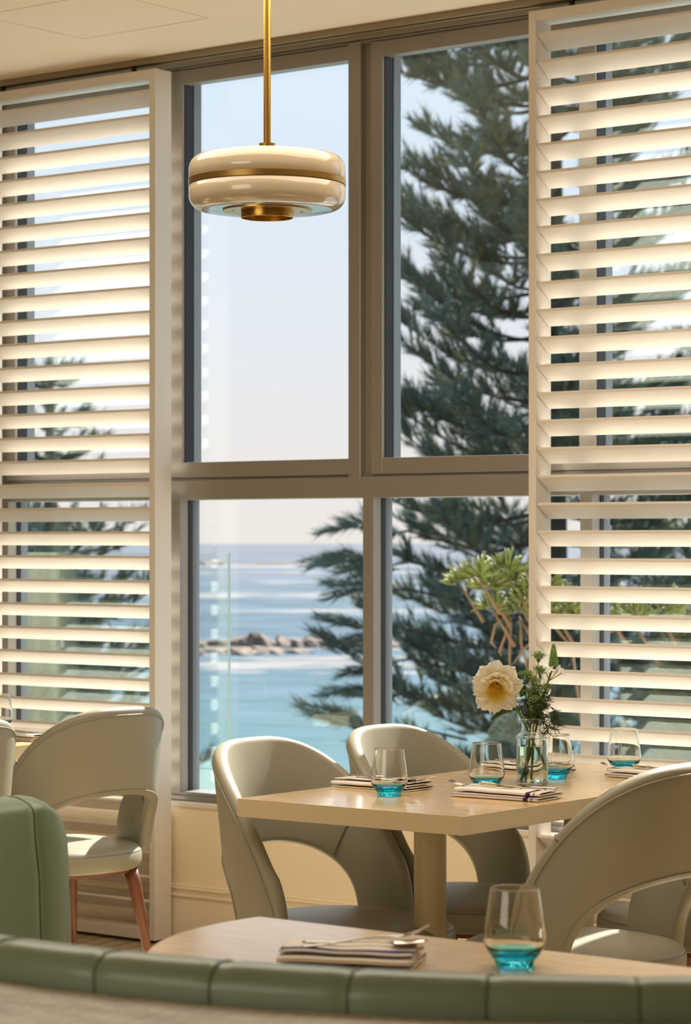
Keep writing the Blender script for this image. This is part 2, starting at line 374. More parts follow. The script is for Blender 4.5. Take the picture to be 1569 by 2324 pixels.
# long members: head, transom and sill of the window wall
tr = bmesh.new(); box(tr, -9, 0, YF - .002, YF + .10, 1.523, 1.591, .003); box(tr, -9, 0, YF + .012, YF + .09, 1.589, 1.60, .002)
tag(from_bm('trim_3', tr, 'alu'), kind='structure')
hd = bmesh.new()
box(hd, -9, 0, YF + .01, YF + .11, 3.012, ZC, .001); box(hd, -9, 0, YF - .006, YF + .004, 3.024, ZC, .001); box(hd, -9, 0, YF + .002, YF + .02, 3.016, 3.022, .001)
tag(from_bm('trim_4', hd, 'alu'), kind='structure')
sl = bmesh.new(); box(sl, -9, 0, YF - .006, YF + .11, .483, .500, .002); box(sl, -9, 0, YF + .004, YF + .10, .498, .513, .002)
tag(from_bm('trim_5', sl, 'alu_light'), kind='structure')
# uprights
low = [-7.573, -6.731, -5.8895, -5.048, -4.2065, -3.365, -2.52]   # right side of each lower mullion = +.0055
n_tr = 6
for i, x in enumerate(low):
    b = bmesh.new(); xr = x + .0055
    box(b, xr - .045, xr, YF, YG, .51, 1.525, .002); box(b, xr - .05, xr, YG, YF + .10, .51, 1.525, .001)
    o = tag(from_bm('trim_%d' % n_tr, b, 'alu'), kind='structure'); n_tr += 1
    gk = bmesh.new(); box(gk, xr - .002, xr + .0035, YF + .042, YG - .001, .513, 1.523); from_bm('gasket', gk, 'gasket', o)
    ol = bmesh.new(); box(ol, xr - .001, xr + .0025, YG + .001, YF + .098, .513, 1.523); from_bm('outer_frame', ol, 'alu_out', o)
    if i % 2 == 1:      # overlapping sliding-sash posts
        b = bmesh.new(); box(b, xr - .103, xr - .052, YF - .004, YF + .028, 1.585, 3.02, .003); box(b, xr - .10, xr - .022, YF + .024, YF + .09, 1.60, 3.012, .002)
        o2 = tag(from_bm('trim_%d' % n_tr, b, 'alu'), kind='structure'); n_tr += 1
# bays: upper sash, upper pane, lower pane
for i in range(len(low) - 1):
    xl = low[i] + .0055; xr = low[i + 1] + .0055 - .045
    wn = thing('window_%d' % (i + 1), None, None, ((xl + xr) / 2, YF, .51), kind='structure')
    def loc(o): o.matrix_parent_inverse = wn.matrix_world.inverted() if False else Matrix.Translation(-wn.location); return o
    ux0 = xl - .012 + (.054 if i % 2 == 1 else 0); ux1 = xr + .02 - (.06 if i % 2 == 0 else 0)
    sash = bmesh.new()
    sx0 = ux0 - .052 + .0; 
    if i % 2 == 0: sx0 = xl - .038; 
    else: sx0 = xl - .013
    gx0 = sx0 + .047; gx1 = xr + .004 if i % 2 == 0 else xr - .005
    if i % 2 == 0: gx1 = xr - .05
    y0 = YF + (.0 if i % 2 == 0 else .002)
    box(sash, sx0, gx0, y0, y0 + .05, 1.60, 3.012, .002)
    if i % 2 == 1: box(sash, gx1, gx1 + .045, y0, y0 + .05, 1.60, 3.012, .002)
    box(sash, gx0 - .003, gx1 + .003, y0 + .0005, y0 + .05, 1.60, 1.653, .002); box(sash, gx0 - .003, gx1 + .003, y0 + .0005, y0 + .05, 2.963, 3.011, .002)
    loc(from_bm('sash_frame', sash, 'alu', wn))
    gk = bmesh.new(); box(gk, gx0 - .001, gx0 + .003, y0 + .012, y0 + .051, 1.655, 2.962); loc(from_bm('gasket', gk, 'gasket', wn))
    loc(boxo('upper_pane', gx0 - .01, gx1 + .01, y0 + .052, y0 + .058, 1.645, 2.97, 'pane', wn))
    loc(boxo('outer_frame', gx0 - .03, gx0 + .002, y0 + .060, y0 + .098, 1.60, 3.01, 'alu_out', wn))
    loc(boxo('lower_pane', xl + .001, xr + .006, YG + .018, YG + .024, .506, 1.53, 'pane', wn))

# shutter track with rollers' slot
tk = thing('shutter_track', 'long bronze ceiling track the shutters hang from', 'rail', (-5.0, YS + .03, ZC))
def at(o, root): o.matrix_parent_inverse = Matrix.Translation(-root.location); return o
b = bmesh.new(); box(b, -9, 0, YS + .004, YS + .014, 3.020, ZC - .0005, .001); box(b, -9, 0, YS + .042, YS + .052, 3.020, ZC - .0005, .001); box(b, -9, 0, YS + .014, YS + .042, ZC - .006, ZC - .0005)
at(from_bm('channel', b, 'track', tk), tk)

def shutter(x0, x1, label, rollers):
    t = thing('louvred_shutter', label, 'shutter', (x0, YS, 0), group=None)
    w = x1 - x0; F = .027; D = .085; zt = 3.0; zb = .012
    boxo('left_stile', 0, F, 0, D, zb, zt, 'shut', t, .002); boxo('right_stile', w - F, w, 0, D, zb, zt, 'shut', t, .002)
    boxo('top_rail', F, w - F, .0005, D - .0005, zt - .032, zt - .0005, 'shut', t, .002); boxo('bottom_rail', F, w - F, .0005, D - .0005, zb, zb + .038, 'shut', t, .002)
    bs = bmesh.new(); L = .078; th = .0105
    box(bs, F + .001, w - F - .001, 0, L, -th, 0, .0028, 2)
    me = bpy.data.meshes.new('slat'); bmesh.ops.recalc_face_normals(bs, faces=bs.faces); bs.to_mesh(me); bs.free(); me.materials.append(M['shut'])
    k = 0
    while True:
        z = 2.934 - .08435 * k
        if z < .115: break
        s = bpy.data.objects.new('slat', me); COL.objects.link(s); s.parent = t; s.location = (0, .009, z); s.rotation_euler = (R(-33), 0, 0); k += 1
    for rx in rollers:
        b = bmesh.new(); box(b, rx - x0 - .006, rx - x0 + .006, .022, .036, zt - .002, zt + .034, .001); from_bm('hanger', b, 'dark', t)
    return t
shutter(-6.728, -5.876, 'tall cream louvred sliding shutter at the left side of the photo', (-6.64, -6.0))
shutter(-4.343, -3.490, 'tall cream louvred sliding shutter on the right, behind the flowers', (-4.204, -3.60))

# ================================================================== OUTSIDE
ZS = -8.0
ca, sa = math.cos(R(YAW)), math.sin(R(YAW))
def out(l, d, z): return Vector((-sa * d + ca * l, ca * d + sa * l, z))     # l to the right of the view line, d away from the building corner
me = bpy.data.meshes.new('sea'); me.from_pydata([(-2500, 25, 0), (2500, 25, 0), (2500, 4500, 0), (-2500, 4500, 0)], [], [(0, 1, 2, 3)])
sea = new_obj('sea', me, 'sea'); sea.location = (0, 0, ZS); sea.rotation_euler = (0, 0, R(YAW)); tag(sea, 'blue and turquoise sea with white surf lines', 'sea', kind='stuff')

def rock(name, l, d, sx, sy, sz, seed, label, group):
    rr = random.Random(seed); b = bmesh.new(); bmesh.ops.create_icosphere(b, subdivisions=3, radius=1)
    ph = [rr.uniform(0, 6) for _ in range(6)]
    for v in b.verts:
        c = v.co; f = 1 + .22 * math.sin(3 * c.x + ph[0]) * math.sin(2.5 * c.y + ph[1]) + .16 * math.sin(6 * c.x + ph[2] + 3 * c.z) + .10 * math.sin(9 * c.y + ph[3] + 5 * c.x)
        v.co = Vector((c.x * f * sx, c.y * f * sy, max(c.z * f, -.3) * sz * .55 + c.x * sz * .25 * math.sin(ph[4])))
    o = from_bm(name, b, 'rock', None, False); o.location = out(l, d, ZS); o.rotation_euler = (0, 0, R(YAW) + rr.uniform(-.15, .15)); return tag(o, label, 'rock', group)
rk = [(-12.0, 222, 2.6, 2.4, .9), (-9.3, 220, 2.2, 2, 1.6), (-7.0, 219, 2.0, 2, 1.9), (-4.9, 221, 1.5, 2, 1.5), (-2.4, 222, 1.9, 2, 1.6), (.2, 223, 2.4, 2, 1.0), (3.0, 221, 3.0, 2, .9), (6.4, 224, 3.2, 2, 1.0),
      (-10.6, 213, 2.6, 2, .6), (-8.4, 207, 1.7, 2, .9), (-6.2, 209, 1.5, 2, .9), (-4.0, 210, 1.5, 1.5, .6), (9.5, 218, 2.5, 2, .8), (-14.8, 219, 1.8, 2, .9), (-11.9, 205, .5, .5, .5)]
for i, (l, d, sx, sy, sz) in enumerate(rk):
    rock('rock', l, d, sx, sy, sz, i, 'brown rock of the low reef breaking the surf', 'reef rocks in the surf')
tag(rock('islet', -50, 930, 4.5, 8, 2.2, 77, 'small dark far islet just under the horizon at left', None), cat='islet')
tag(rock('sandbar', -27, 950, 22, 8, .9, 78, 'long thin far sandbar behind the distant surf line', None), cat='sandbar')

# pine foliage: tufts of needles along upturned twigs
def tuft_proto(nn=18, ln=.23, wd=.0095, spread=.75):
    tri = []
    for i in range(nn):
        a = rng.uniform(0, 2 * PI); s = rng.uniform(.1, spread); d = np.array([math.cos(a) * s, math.sin(a) * s, 1.0]); d /= np.linalg.norm(d)
        base = np.array([0, 0, rng.uniform(-.4, .5) * ln]); l = ln * rng.uniform(.6, 1.1); w = np.cross(d, [rng.normal(), rng.normal(), rng.normal()]); w = w / np.linalg.norm(w) * wd
        tri.append([base - w, base + w, base + d * l])
    return np.array(tri)     # nn,3,3
def place_tufts(name, P_, D_, S_, m, parent, protos):
    P_ = np.asarray(P_, float); D_ = np.asarray(D_, float); S_ = np.asarray(S_, float); N = len(P_)
    D_ = D_ / np.linalg.norm(D_, axis=1, keepdims=True)
    ref = np.where(np.abs(D_[:, 2:3]) < .9, np.array([[0, 0, 1.]]), np.array([[1., 0, 0]])); U = np.cross(ref, D_); U /= np.linalg.norm(U, axis=1, keepdims=True); V = np.cross(D_, U)
    B = np.stack([U, V, D_], axis=1)      # N,3,3 rows
    k = rng.integers(0, len(protos), N); A = np.stack(protos)[k]      # N,nn,3,3
    G = np.einsum('nijk,nkl->nijl', A * S_[:, None, None, None], B) + P_[:, None, None, :]
    vs = G.reshape(-1, 3).astype(np.float32); nt_ = len(vs) // 3
    me = bpy.data.meshes.new(name); me.vertices.add(len(vs)); me.vertices.foreach_set('co', vs.ravel())
    me.loops.add(len(vs)); me.loops.foreach_set('vertex_index', np.arange(len(vs), dtype=np.int32))
    me.polygons.add(nt_); me.polygons.foreach_set('loop_start', np.arange(0, len(vs), 3, dtype=np.int32)); me.update(); me.validate()
    return new_obj(name, me, m, parent)
protos = [tuft_proto() for _ in range(8)]
def pine(l, d, top, low_, rad, label, group=None, step=.42, warm=.12, sc_=1.0, dens=1.0, seed=1, trunk_r=.22, lean=0, left_bias=None):
    rs = np.random.default_rng(seed)
    base = out(l, d, ZS + .5)
    root = thing('pine_tree', label, 'tree', base, group=group)
    tv = [(0, 0, 0), (lean * .5, 0, (top - base.z) * .5), (lean, 0, top - base.z)]
    TP, TD, TS = [], [], []; br = [tube_geo(tv, [trunk_r * 1.3, trunk_r, trunk_r * .25], 10)]
    z = low_
    while z < top:
        f = (top - z) / (top - low_)
        rmax = rad(z)
        nb = rs.integers(5, 8); a0 = rs.uniform(0, 2 * PI)
        for k in range(nb):
            az = a0 + 2 * PI * k / nb + rs.uniform(-.3, .3); L = rmax * rs.uniform(.75, 1.08)
            z0 = z + rs.uniform(-.15, .15) * step; rise = rs.uniform(-.05, .30) * L * (1 if f < .6 else .6)
            pts = []
            for s in np.linspace(0, 1, 9):
                r_ = L * s; pts.append((math.cos(az) * r_, math.sin(az) * r_, z0 - base.z + rise * s + .25 * L * s * s * .4 - .10 * L * math.sin(PI * s)))
            br.append(tube_geo(pts, [.035 * sc_ * (1 - .8 * s) + .006 for s in np.linspace(0, 1, 9)], 4, False))
            n_t = max(4, int(L * 10 * dens / sc_))
            for q in range(n_t):
                s = rs.uniform(.18, 1.0) ** .8; i0 = min(int(s * 8), 7); fr = s * 8 - i0
                p = np.array(pts[i0]) * (1 - fr) + np.array(pts[i0 + 1]) * fr; dr = np.array(pts[i0 + 1]) - np.array(pts[i0]); dr /= np.linalg.norm(dr)
                side = np.cross(dr, [0, 0, 1]); sg = rs.choice([-1, 1]); ll = rs.uniform(.15, .62) * sc_ * (1.15 - s * .6)
                tdir = dr * rs.uniform(.3, .9) + side * sg * rs.uniform(.3, 1.0) + np.array([0, 0, rs.uniform(-.25, .75)]); tdir /= np.linalg.norm(tdir)
                nn = 3
                for j in range(nn):
                    pp = p + tdir * ll * (j + .6) / nn + np.array([0, 0, .10 * sc_ * (j / nn) ** 2]); TP.append(pp); TD.append(tdir + np.array([0, 0, .25 * j])); TS.append(sc_ * rs.uniform(.75, 1.15))
            TP.append(np.array(pts[-1])); TD.append(np.array(pts[-1]) - np.array(pts[-2]) + np.array([0, 0, .05])); TS.append(1.2 * sc_)
        z += step * rs.uniform(.8, 1.2)
    v, f = join_geo(br); pyd('trunk', v, f, 'bark', root)
    TP = np.array(TP); TD = np.array(TD); TS = np.array(TS); w = rs.uniform(size=len(TP)) < warm
    o = place_tufts('foliage', TP[~w], TD[~w], TS[~w], 'needle', root, protos)
    if w.sum() > 10: place_tufts('foliage', TP[w], TD[w], TS[w], 'needle_warm', root, protos)
    return root
big_pine = pine(2.9, 36, 13.0, -5.2, lambda z: max(.3, min(3.6, 2.5 + (7 - z) * .01)), 'large dark pine seen through the middle window, trunk by the right shutter', seed=3, dens=1.45, warm=.18)
pine(7.2, 44, 7.5, -6.5, lambda z: max(.4, min(4.2, (7.8 - z) * .42)), 'further pine glimpsed between the slats of the right shutter', seed=5, sc_=1.25, step=.6, dens=.8, warm=.3)
pine(-5.2, 45, 4.4, -6.8, lambda z: max(.25, min(2.6, (4.9 - z) * .42)), 'distant small pine seen through the slats of the left shutter', seed=8, sc_=1.2, step=.6, dens=.8, warm=.25)
def bush(l, d, z, r, rz_, label, m, seed, n=900, sz=1.2, group=None):
    rs = np.random.default_rng(seed); base = out(l, d, ZS + .3); root = thing('bushy_tree', label, 'tree', base, group=group)
    tube('trunk', [(0, 0, 0), (.1, 0, (z - base.z) * .6), (0, .1, z - base.z)], [.18, .14, .05], 'bark', root, 8)
    u = rs.normal(size=(n, 3)); u /= np.linalg.norm(u, axis=1, keepdims=True); rr = rs.uniform(.55, 1, n)[:, None] ** .5
    p = u * rr * np.array([r, r, rz_]) * (1 + .18 * np.sin(u[:, 0:1] * 5 + u[:, 2:3] * 4)) + np.array([0, 0, z - base.z - rz_ * .6])
    p[:, 2] = np.maximum(p[:, 2], .2)
    place_tufts('foliage', p, u + np.array([0, 0, .5]), rs.uniform(.7, 1.2, n) * sz, m, root, protos); return root
bush(-4.7, 38, .35, 1.15, 3.6, 'dark bushy tree low behind the left shutter', 'needle', 21, 4200)
bush(-6.6, 52, -2.2, 1.6, 2.6, 'lower olive shrub mass beside the dark bushy tree at left', 'needle_warm', 22, 2600)
bush(5.6, 30, 1.1, 1.6, 2.6, 'olive bushy tree behind the right shutter at horizon height', 'needle_warm', 23, 6000)
bush(5.4, 26, -1.8, 1.9, 2.4, 'dark green bushy tree low behind the right shutter', 'needle', 24, 6000)

# near yellow-green branch with stubby finger leaves and hanging bare twigs
def finger_branch(l, d, cl, tw, label, seed):
    rs = np.random.default_rng(seed); root = thing('leafy_branch', label, 'branch', out(l, d, EYE - .6))
    inv = Matrix.Rotation(-R(YAW), 4, 'Z'); root.rotation_euler = (0, 0, R(YAW)); parts = []; st = []
    for (x, z, n, r) in cl:
        y = rs.uniform(-.1, .1)
        for i in range(n * 2):
            a = rs.uniform(-.3, PI + .3); b = rs.uniform(-1, 1)
            dv = np.array([math.cos(a), b * .8, abs(math.sin(a)) * .9 + .15]); dv /= np.linalg.norm(dv); q0 = np.array([x, y, z]) + dv * r * rs.uniform(.25, .8)
            L = rs.uniform(.045, .085)
            parts.append(tube_geo([q0, q0 + dv * L * .5, q0 + dv * L], [.006, .0085, .003], 5))
        st.append(tube_geo([(x + .12, y, z - .2), (x, y, z)], [.012, .006], 5))
    v, f = join_geo(parts); pyd('leaves', v, f, 'banksia', root)
    for pts in tw: st.append(tube_geo(pts, [.0075] * (len(pts) - 1) + [.003], 6))
    v, f = join_geo(st); pyd('twigs', v, f, 'twig', root); return root
s14 = 14 / 5800
def px(x, y): return ((x - 1160) * s14, -(y - 1222) * s14 + .6)
cl = [(*px(x, y), n, r) for x, y, n, r in ((1050, 1330, 26, .09), (1085, 1310, 30, .10), (1110, 1340, 34, .12), (1150, 1300, 30, .10), (1165, 1345, 34, .13), (1200, 1370, 36, .14), (1180, 1400, 30, .12), (1230, 1340, 34, .14), (1260, 1390, 34, .14), (1310, 1410, 34, .14), (1380, 1390, 36, .16), (1440, 1420, 36, .16), (1500, 1400, 30, .16), (1120, 1385, 20, .08))]
def tw(*p): return [(px(x, y)[0], 0.05, px(x, y)[1]) for x, y in p]
finger_branch((1160 - 784.5) * s14, 14, cl, [tw((1155, 1395), (1125, 1420), (1116, 1460), (1128, 1472)), tw((1158, 1400), (1150, 1440), (1135, 1480), (1140, 1490)), tw((1160, 1400), (1160, 1450), (1158, 1500), (1162, 1520)),
    tw((1184, 1410), (1184, 1460), (1195, 1500), (1200, 1530)), tw((1230, 1440), (1190, 1475), (1165, 1510)), tw((1110, 1360), (1085, 1378), (1070, 1390)), tw((1300, 1470), (1240, 1400), (1190, 1385)), tw((1300, 1470), (1400, 1430), (1520, 1430)), tw((1300, 1470), (1330, 1700), (1340, 1900))],
    'sunlit yellow-green branch with hanging bare twigs beyond the window', 31)
def pine_spray(tree, l, d, z, L, seed, n=5):
    rs = np.random.default_rng(seed); o_ = out(l, d, z) - tree.location; st = []; TP = []; TD = []
    q = lambda p: tuple(o_ + R_v * p[0] + F_v * p[1] + Vector((0, 0, p[2])))
    st.append(tube_geo([q((.8, .3, -.2)), q((0, 0, 0)), q((-L * .5, 0, -.1 * L)), q((-L, 0, .12 * L))], [.022, .020, .014, .006], 5))
    for i in range(n):
        s = .25 + .75 * i / (n - 1); p = np.array([-L * s, 0, -.1 * L + .22 * L * max(0, s - .5) * 2])
        dv = np.array([-1, rs.uniform(-.6, .6), rs.uniform(-.3, 1.0)]); dv /= np.linalg.norm(dv)
        for j in range(9): TP.append(q(p + dv * .055 * j + rs.normal(size=3) * .035)); TD.append(tuple(R_v * dv[0] + F_v * dv[1] + Vector((0, 0, dv[2]))))
        st.append(tube_geo([q(p), q(p + dv * .42)], [.016, .008], 4))
    v, f = join_geo(st); br_ = pyd('branch', v, f, 'bark', tree); place_tufts('needles', TP, TD, [1.15] * len(TP), 'needle', br_, protos)
R_v = Vector((ca, sa, 0)); F_v = Vector((-sa, ca, 0)); k36 = 35 / 5800
for i, (x, y, L, n) in enumerate(((925, 1205, 120, 3), (930, 1275, 150, 5), (920, 1335, 110, 4), (930, 1430, 130, 4), (930, 1495, 150, 4), (920, 1575, 100, 3), (930, 1650, 185, 5))):
    pine_spray(big_pine, (x - 784.5) * k36, 35, EYE - (y - 1222) * k36, L * k36, 50 + i, n)

# small boat and outdoor glass screen
bt = thing('boat', 'small yellow and white boat seen behind the pine branches', 'boat', out((1010 - 784.5) * 145 / 5800, 145, ZS + .05), R(YAW))
vs = []; 
for x, w, h in ((-1.9, .02, .45), (-1.2, .35, .40), (0, .5, .36), (1.3, .42, .38), (1.6, .35, .40)):
    vs += [(x, -w, h), (x, -w * .5, 0), (x, w * .5, 0), (x, w, h)]
f = grid_faces(5, 4) + [(16, 17, 18, 19)] + [(i * 4, i * 4 + 3, (i + 1) * 4 + 3, (i + 1) * 4) for i in range(4)]
pyd('hull', vs, f, 'boat', bt, False); b = bmesh.new(); box(b, -.1, 1.1, -.4, .4, .40, .62, .08); box(b, -.0, .95, -.35, .35, .66, .82, .07); from_bm('cabin', b, 'boat_top', bt)
gb = thing('glass_screen', 'clear outdoor glass balustrade panel with a pale green edge', 'balustrade', out(-.46 * 9.6 / 10, 9.6, 0), 0)
boxo('glass_panel', -2.6, 0, 0, .01, -.4, 1.335, 'pane', gb); boxo('edge', 0, .003, 0, .010, -.4, 1.335, 'balustrade_edge', gb)
tag(boxo('ground_outside', -9, 3, YF + .17, YF + 4, -.75, -.40, pr('terrace_deck', (.40, .40, .38), .8)), kind='structure')

# ================================================================== CHAIRS
A_, B_, EX, LE, LY, ZT, ZB, TT, TB, PT, QT, PB, QB = .2541, .279, .8017, .1631, .006, .8674, .5931, 96.08, 63.66, .8294, 1.117, 1.025, .874
Z0 = .40
def sgp(x, p): return math.copysign(abs(x) ** p, x)
def plan(th, z): return Vector((-(A_ + LE * (z - .45)) * sgp(math.cos(th), EX), (B_ + LY * (z - .45)) * sgp(math.sin(th), EX), z))
def surf(phi, v):
    cph = max(math.cos(phi), 0)
    tT = R(TT) * sgp(math.sin(phi), PT); zT = .39 + (ZT - .39) * cph ** (QT * .93); tB = R(TB) * sgp(math.sin(phi), PB); zB = .39 + (ZB - .39) * cph ** (QB * .86)
    return plan(tB + (tT - tB) * v, zB + (zT - zB) * v)
def nrm(phi, v):
    e = .01; a = surf(phi + e, v) - surf(phi - e, v); b = surf(phi, min(v + e, 1)) - surf(phi, max(v - e, 0)); n = a.cross(b)
    if n.length < 1e-9: return Vector((-1, 0, 0))
    n.normalize(); c = surf(phi, v)
    if n.dot(Vector((c.x - .03, c.y, 0))) < 0: n = -n
    return n
def make_chair(label):
    t = thing('dining_chair', label, 'chair')
    th = .040; r = .017; NU = 97; vs = []; loopn = 0; pipT = []; pipB = []
    for i in range(NU):
        phi = -PI / 2 + PI * i / (NU - 1); Wd = (surf(phi, 1) - surf(phi, 0)).length; rv = min(.3, r / Wd); loop = []
        for s in np.linspace(rv, 1 - rv, 9): loop.append((s, 0.0))
        for a in np.linspace(0, PI / 2, 5)[1:]: loop.append((1 - rv + rv * math.sin(a), -(r - r * math.cos(a))))
        for a in np.linspace(0, PI / 2, 5)[0:]: loop.append((1 - rv + rv * math.cos(a), -(th - r) - r * math.sin(a)))
        for s in np.linspace(1 - rv, rv, 9)[1:]: loop.append((s, -th - .010 * math.sin(PI * (s - rv) / (1 - 2 * rv))))
        for a in np.linspace(0, PI / 2, 5)[1:]: loop.append((rv - rv * math.sin(a), -th + r - r * math.cos(a)))
        for a in np.linspace(0, PI / 2, 5)[0:-1]: loop.append((rv - rv * math.cos(a), -r + r * math.sin(a)))
        loopn = len(loop); nn = {}
        for (s, h) in loop:
            vs.append(surf(phi, s) + nrm(phi, s) * h)
        if 2 <= i <= NU - 3:
            s = 1 - min(.3, .020 / Wd); pipT.append(surf(phi, s) + nrm(phi, s) * .0012); s = min(.3, .018 / Wd); pipB.append(surf(phi, s) + nrm(phi, s) * .0012)
    fs = grid_faces(NU, loopn, False, True); fs += [tuple(range(loopn)), tuple(range((NU - 1) * loopn, NU * loopn))[::-1]]
    bk = pyd('backrest', vs, fs, 'leather', t); b = bmesh.new(); b.from_mesh(bk.data); bmesh.ops.recalc_face_normals(b, faces=b.faces); b.to_mesh(bk.data); b.free()
    for pp_ in (pipT, pipB): v, f = tube_geo(pp_, .0022, 6); pyd('piping', v, f, 'leather', bk)
    sm = []
    for sg in (-1, 1):
        phi = sg * R(47); pts = []
        for s in np.linspace(.06, .93, 14): pts.append(surf(phi, s) + nrm(phi, s) * (-th - .010 * math.sin(PI * s) - .0004))
        for q in np.linspace(0, PI, 9): pts.append(surf(phi, .93 + .072 * math.sin(q)) + nrm(phi, .93) * (-th / 2 - th / 2 * math.cos(q)))
        sm.append(tube_geo(pts, .0016, 5)); sm.append(tube_geo([p + Vector((0.0035, 0, 0)) for p in pts], .0010, 5))
    for a, b in ((0, 1), (2, 3)): v, f = join_geo([sm[a], sm[b]]); pyd('seam', v, f, 'leather_seam', bk)
    # seat cushion
    def rim(a, k):
        c, s = math.cos(a), math.sin(a)
        ax = .300 if c > 0 else .240; e = .80 if c > 0 else .95
        return Vector((sgp(c, e) * ax * k, sgp(s, .92) * .243 * k, 0))
    prof = [(0, .438), (.3, .4375), (.6, .435), (.8, .430), (.92, .423), (.975, .415), (.988, .410), (.992, .407), (.999, .404), (1.008, .393), (1.006, .375), (.985, .360), (.94, .352), (.6, .350), (0, .350)]
    NA = 72; vs = [Vector((0, 0, prof[0][1]))]
    for k, z in prof[1:-1]:
        for i in range(NA): p = rim(2 * PI * i / NA, k); vs.append((p.x, p.y, z))
    vs.append(Vector((0, 0, prof[-1][1]))); fs = []
    for i in range(NA): fs.append((0, 1 + i, 1 + (i + 1) % NA))
    m_ = len(prof) - 2
    for j in range(m_ - 1):
        for i in range(NA): fs.append((1 + j * NA + i, 1 + (j + 1) * NA + i, 1 + (j + 1) * NA + (i + 1) % NA, 1 + j * NA + (i + 1) % NA))
    for i in range(NA): fs.append((len(vs) - 1, 1 + (m_ - 1) * NA + (i + 1) % NA, 1 + (m_ - 1) * NA + i))
    st = pyd('seat', vs, fs, 'leather', t)
    pp = [rim(2 * PI * i / 72, .993) + Vector((0, 0, .4075)) for i in range(73)]; v, f = tube_geo(pp, .0018, 5, False); pyd('seam', v, f, 'leather_seam', st)
    # timber underframe and legs
    vs = []; fs = []
    for z, k in ((.351, .88), (.338, .86)):
        for i in range(48): p = rim(2 * PI * i / 48, k); vs.append((p.x, p.y, z))
    fs = [(i, (i + 1) % 48, 48 + (i + 1) % 48, 48 + i) for i in range(48)] + [tuple(range(48, 96))[::-1], tuple(range(48))]
    pyd('underframe', vs, fs, 'walnut', t, False)
    for sx in (-1, 1):
        for sy in (-1, 1):
            tube('leg', [(sx * .150, sy * .150, .345), (sx * .160, sy * .160, .300), (sx * .200, sy * .200, 0.0)], [.024, .021, .0115], 'walnut', t, 16)
    return t
ch = make_chair('taupe leather chair nearest the left corner of the flower table'); ch.location = (-3.992, 5.121, 0)
G4 = None
dup(ch, (-4.001, 5.692, 0), .010, 'taupe leather chair on the far side of the flower table, nearer the window')
dup(ch, (-3.296, 5.175, 0), PI - .029, 'large taupe leather chair at the right edge, its back to us')
dup(ch, (-3.300, 5.800, 0), PI + .0, 'taupe leather chair mostly hidden behind the large right-hand chair')
dup(ch, (-5.661, 5.840, 0), PI - .130, 'taupe leather chair by the left shutter with sun on its seat')
dup(ch, (-5.640, 5.165, 0), PI - .10, 'taupe leather chair only just showing at the left edge')

# ================================================================== TABLES
def square_table(x0, x1, y0, y1, label, group=None):
    cx, cy = (x0 + x1) / 2, (y0 + y1) / 2; t = thing('dining_table', label, 'table', (cx, cy, 0), group=group); hx, hy = (x1 - x0) / 2 - .0006, (y1 - y0) / 2 - .0006
    boxo('tabletop', -hx, hx, -hy, hy, .7485, .75, 'table', t, .0006); boxo('edge_band', -hx, hx, -hy, hy, .706, .7485, 'tableedge', t, .0015)
    lathe('column', [(.001, .706), (.075, .706), (.075, .700), (.0405, .699), (.0405, .02), (.001, .02)], 'column', t, 48)
    lathe('base', [(.001, .022), (.20, .020), (.235, .012), (.24, .0), (.001, 0)], 'column', t, 48)
    return t
square_table(-4.066, -3.386, 4.805, 5.489, 'nearer square limed-oak table, front half of the flower table')
square_table(-4.066, -3.386, 5.490, 6.170, 'further square limed-oak table under the far settings, by the window')
square_table(-6.316, -5.636, 5.50, 6.18, 'limed-oak table at the left edge behind the chair with sun on its seat')

# round-sided front table, cut straight along its far edge
nt_ = thing('dining_table', 'rounded limed-oak table in the foreground inside the green booth', 'table', (-2.262, 3.25, 0))
def dshape(r, yc, n=80):
    a0 = math.asin(yc / r); pts = []
    for i in range(n + 1): a = PI - a0 + (PI + 2 * a0) * i / n; pts.append((r * math.cos(a), r * math.sin(a)))
    return pts
def slab(name, pts, z0, z1, m, parent, bev=.001):
    b = bmesh.new(); v0 = [b.verts.new((x, y, z0)) for x, y in pts]; v1 = [b.verts.new((x, y, z1)) for x, y in pts]; n = len(pts)
    b.faces.new(v0[::-1]); b.faces.new(v1)
    for i in range(n): b.faces.new((v0[i], v0[(i + 1) % n], v1[(i + 1) % n], v1[i]))
    o = from_bm(name, b, m, parent); return o
slab('tabletop', dshape(.51, .078), .7485, .75, 'table2', nt_); slab('edge_band', dshape(.510, .078), .706, .7485, 'tableedge', nt_)
lathe('column', [(.001, .706), (.075, .706), (.0405, .699), (.0405, .02), (.001, .02)], 'column', nt_, 48); lathe('base', [(.001, .022), (.20, .020), (.24, .012), (.24, .0), (.001, 0)], 'column', nt_, 48)

# ================================================================== BOOTH
BC = Vector((-2.22, 3.49, 0)); RB = 1.30
booth = thing('booth_seat', 'curved sage green upholstered booth wrapping round the foreground table', 'booth', BC)
def booth_path(s):      # s = arc angle in degrees from the left end (170) round the front to the right (345)
    return s
A0 = 176.6; STEP = 7.27; SEAM0 = 181.5
ang = [A0 + .25 * i for i in range(16)]
a = A0 + 4.0
while a <= 345: ang.append(a); a += .5
vs = []; prof = []
zt = .872; ro = .028     # rolled top
P0 = [(RB - .005, .02), (RB - .005, .5), (RB - .005, .80), (RB - .004, .845)]
for k in range(0, 11):
    q = PI * k / 10; P0.append((RB - .030 + .030 * math.cos(q) * (1 if math.cos(q) > 0 else 2.2), zt + ro * math.sin(q)))
P0 += [(RB - .10, .82), (RB - .11, .75), (RB - .115, .6), (RB - .12, .5), (RB - .13, .42), (RB - .13, .02)]
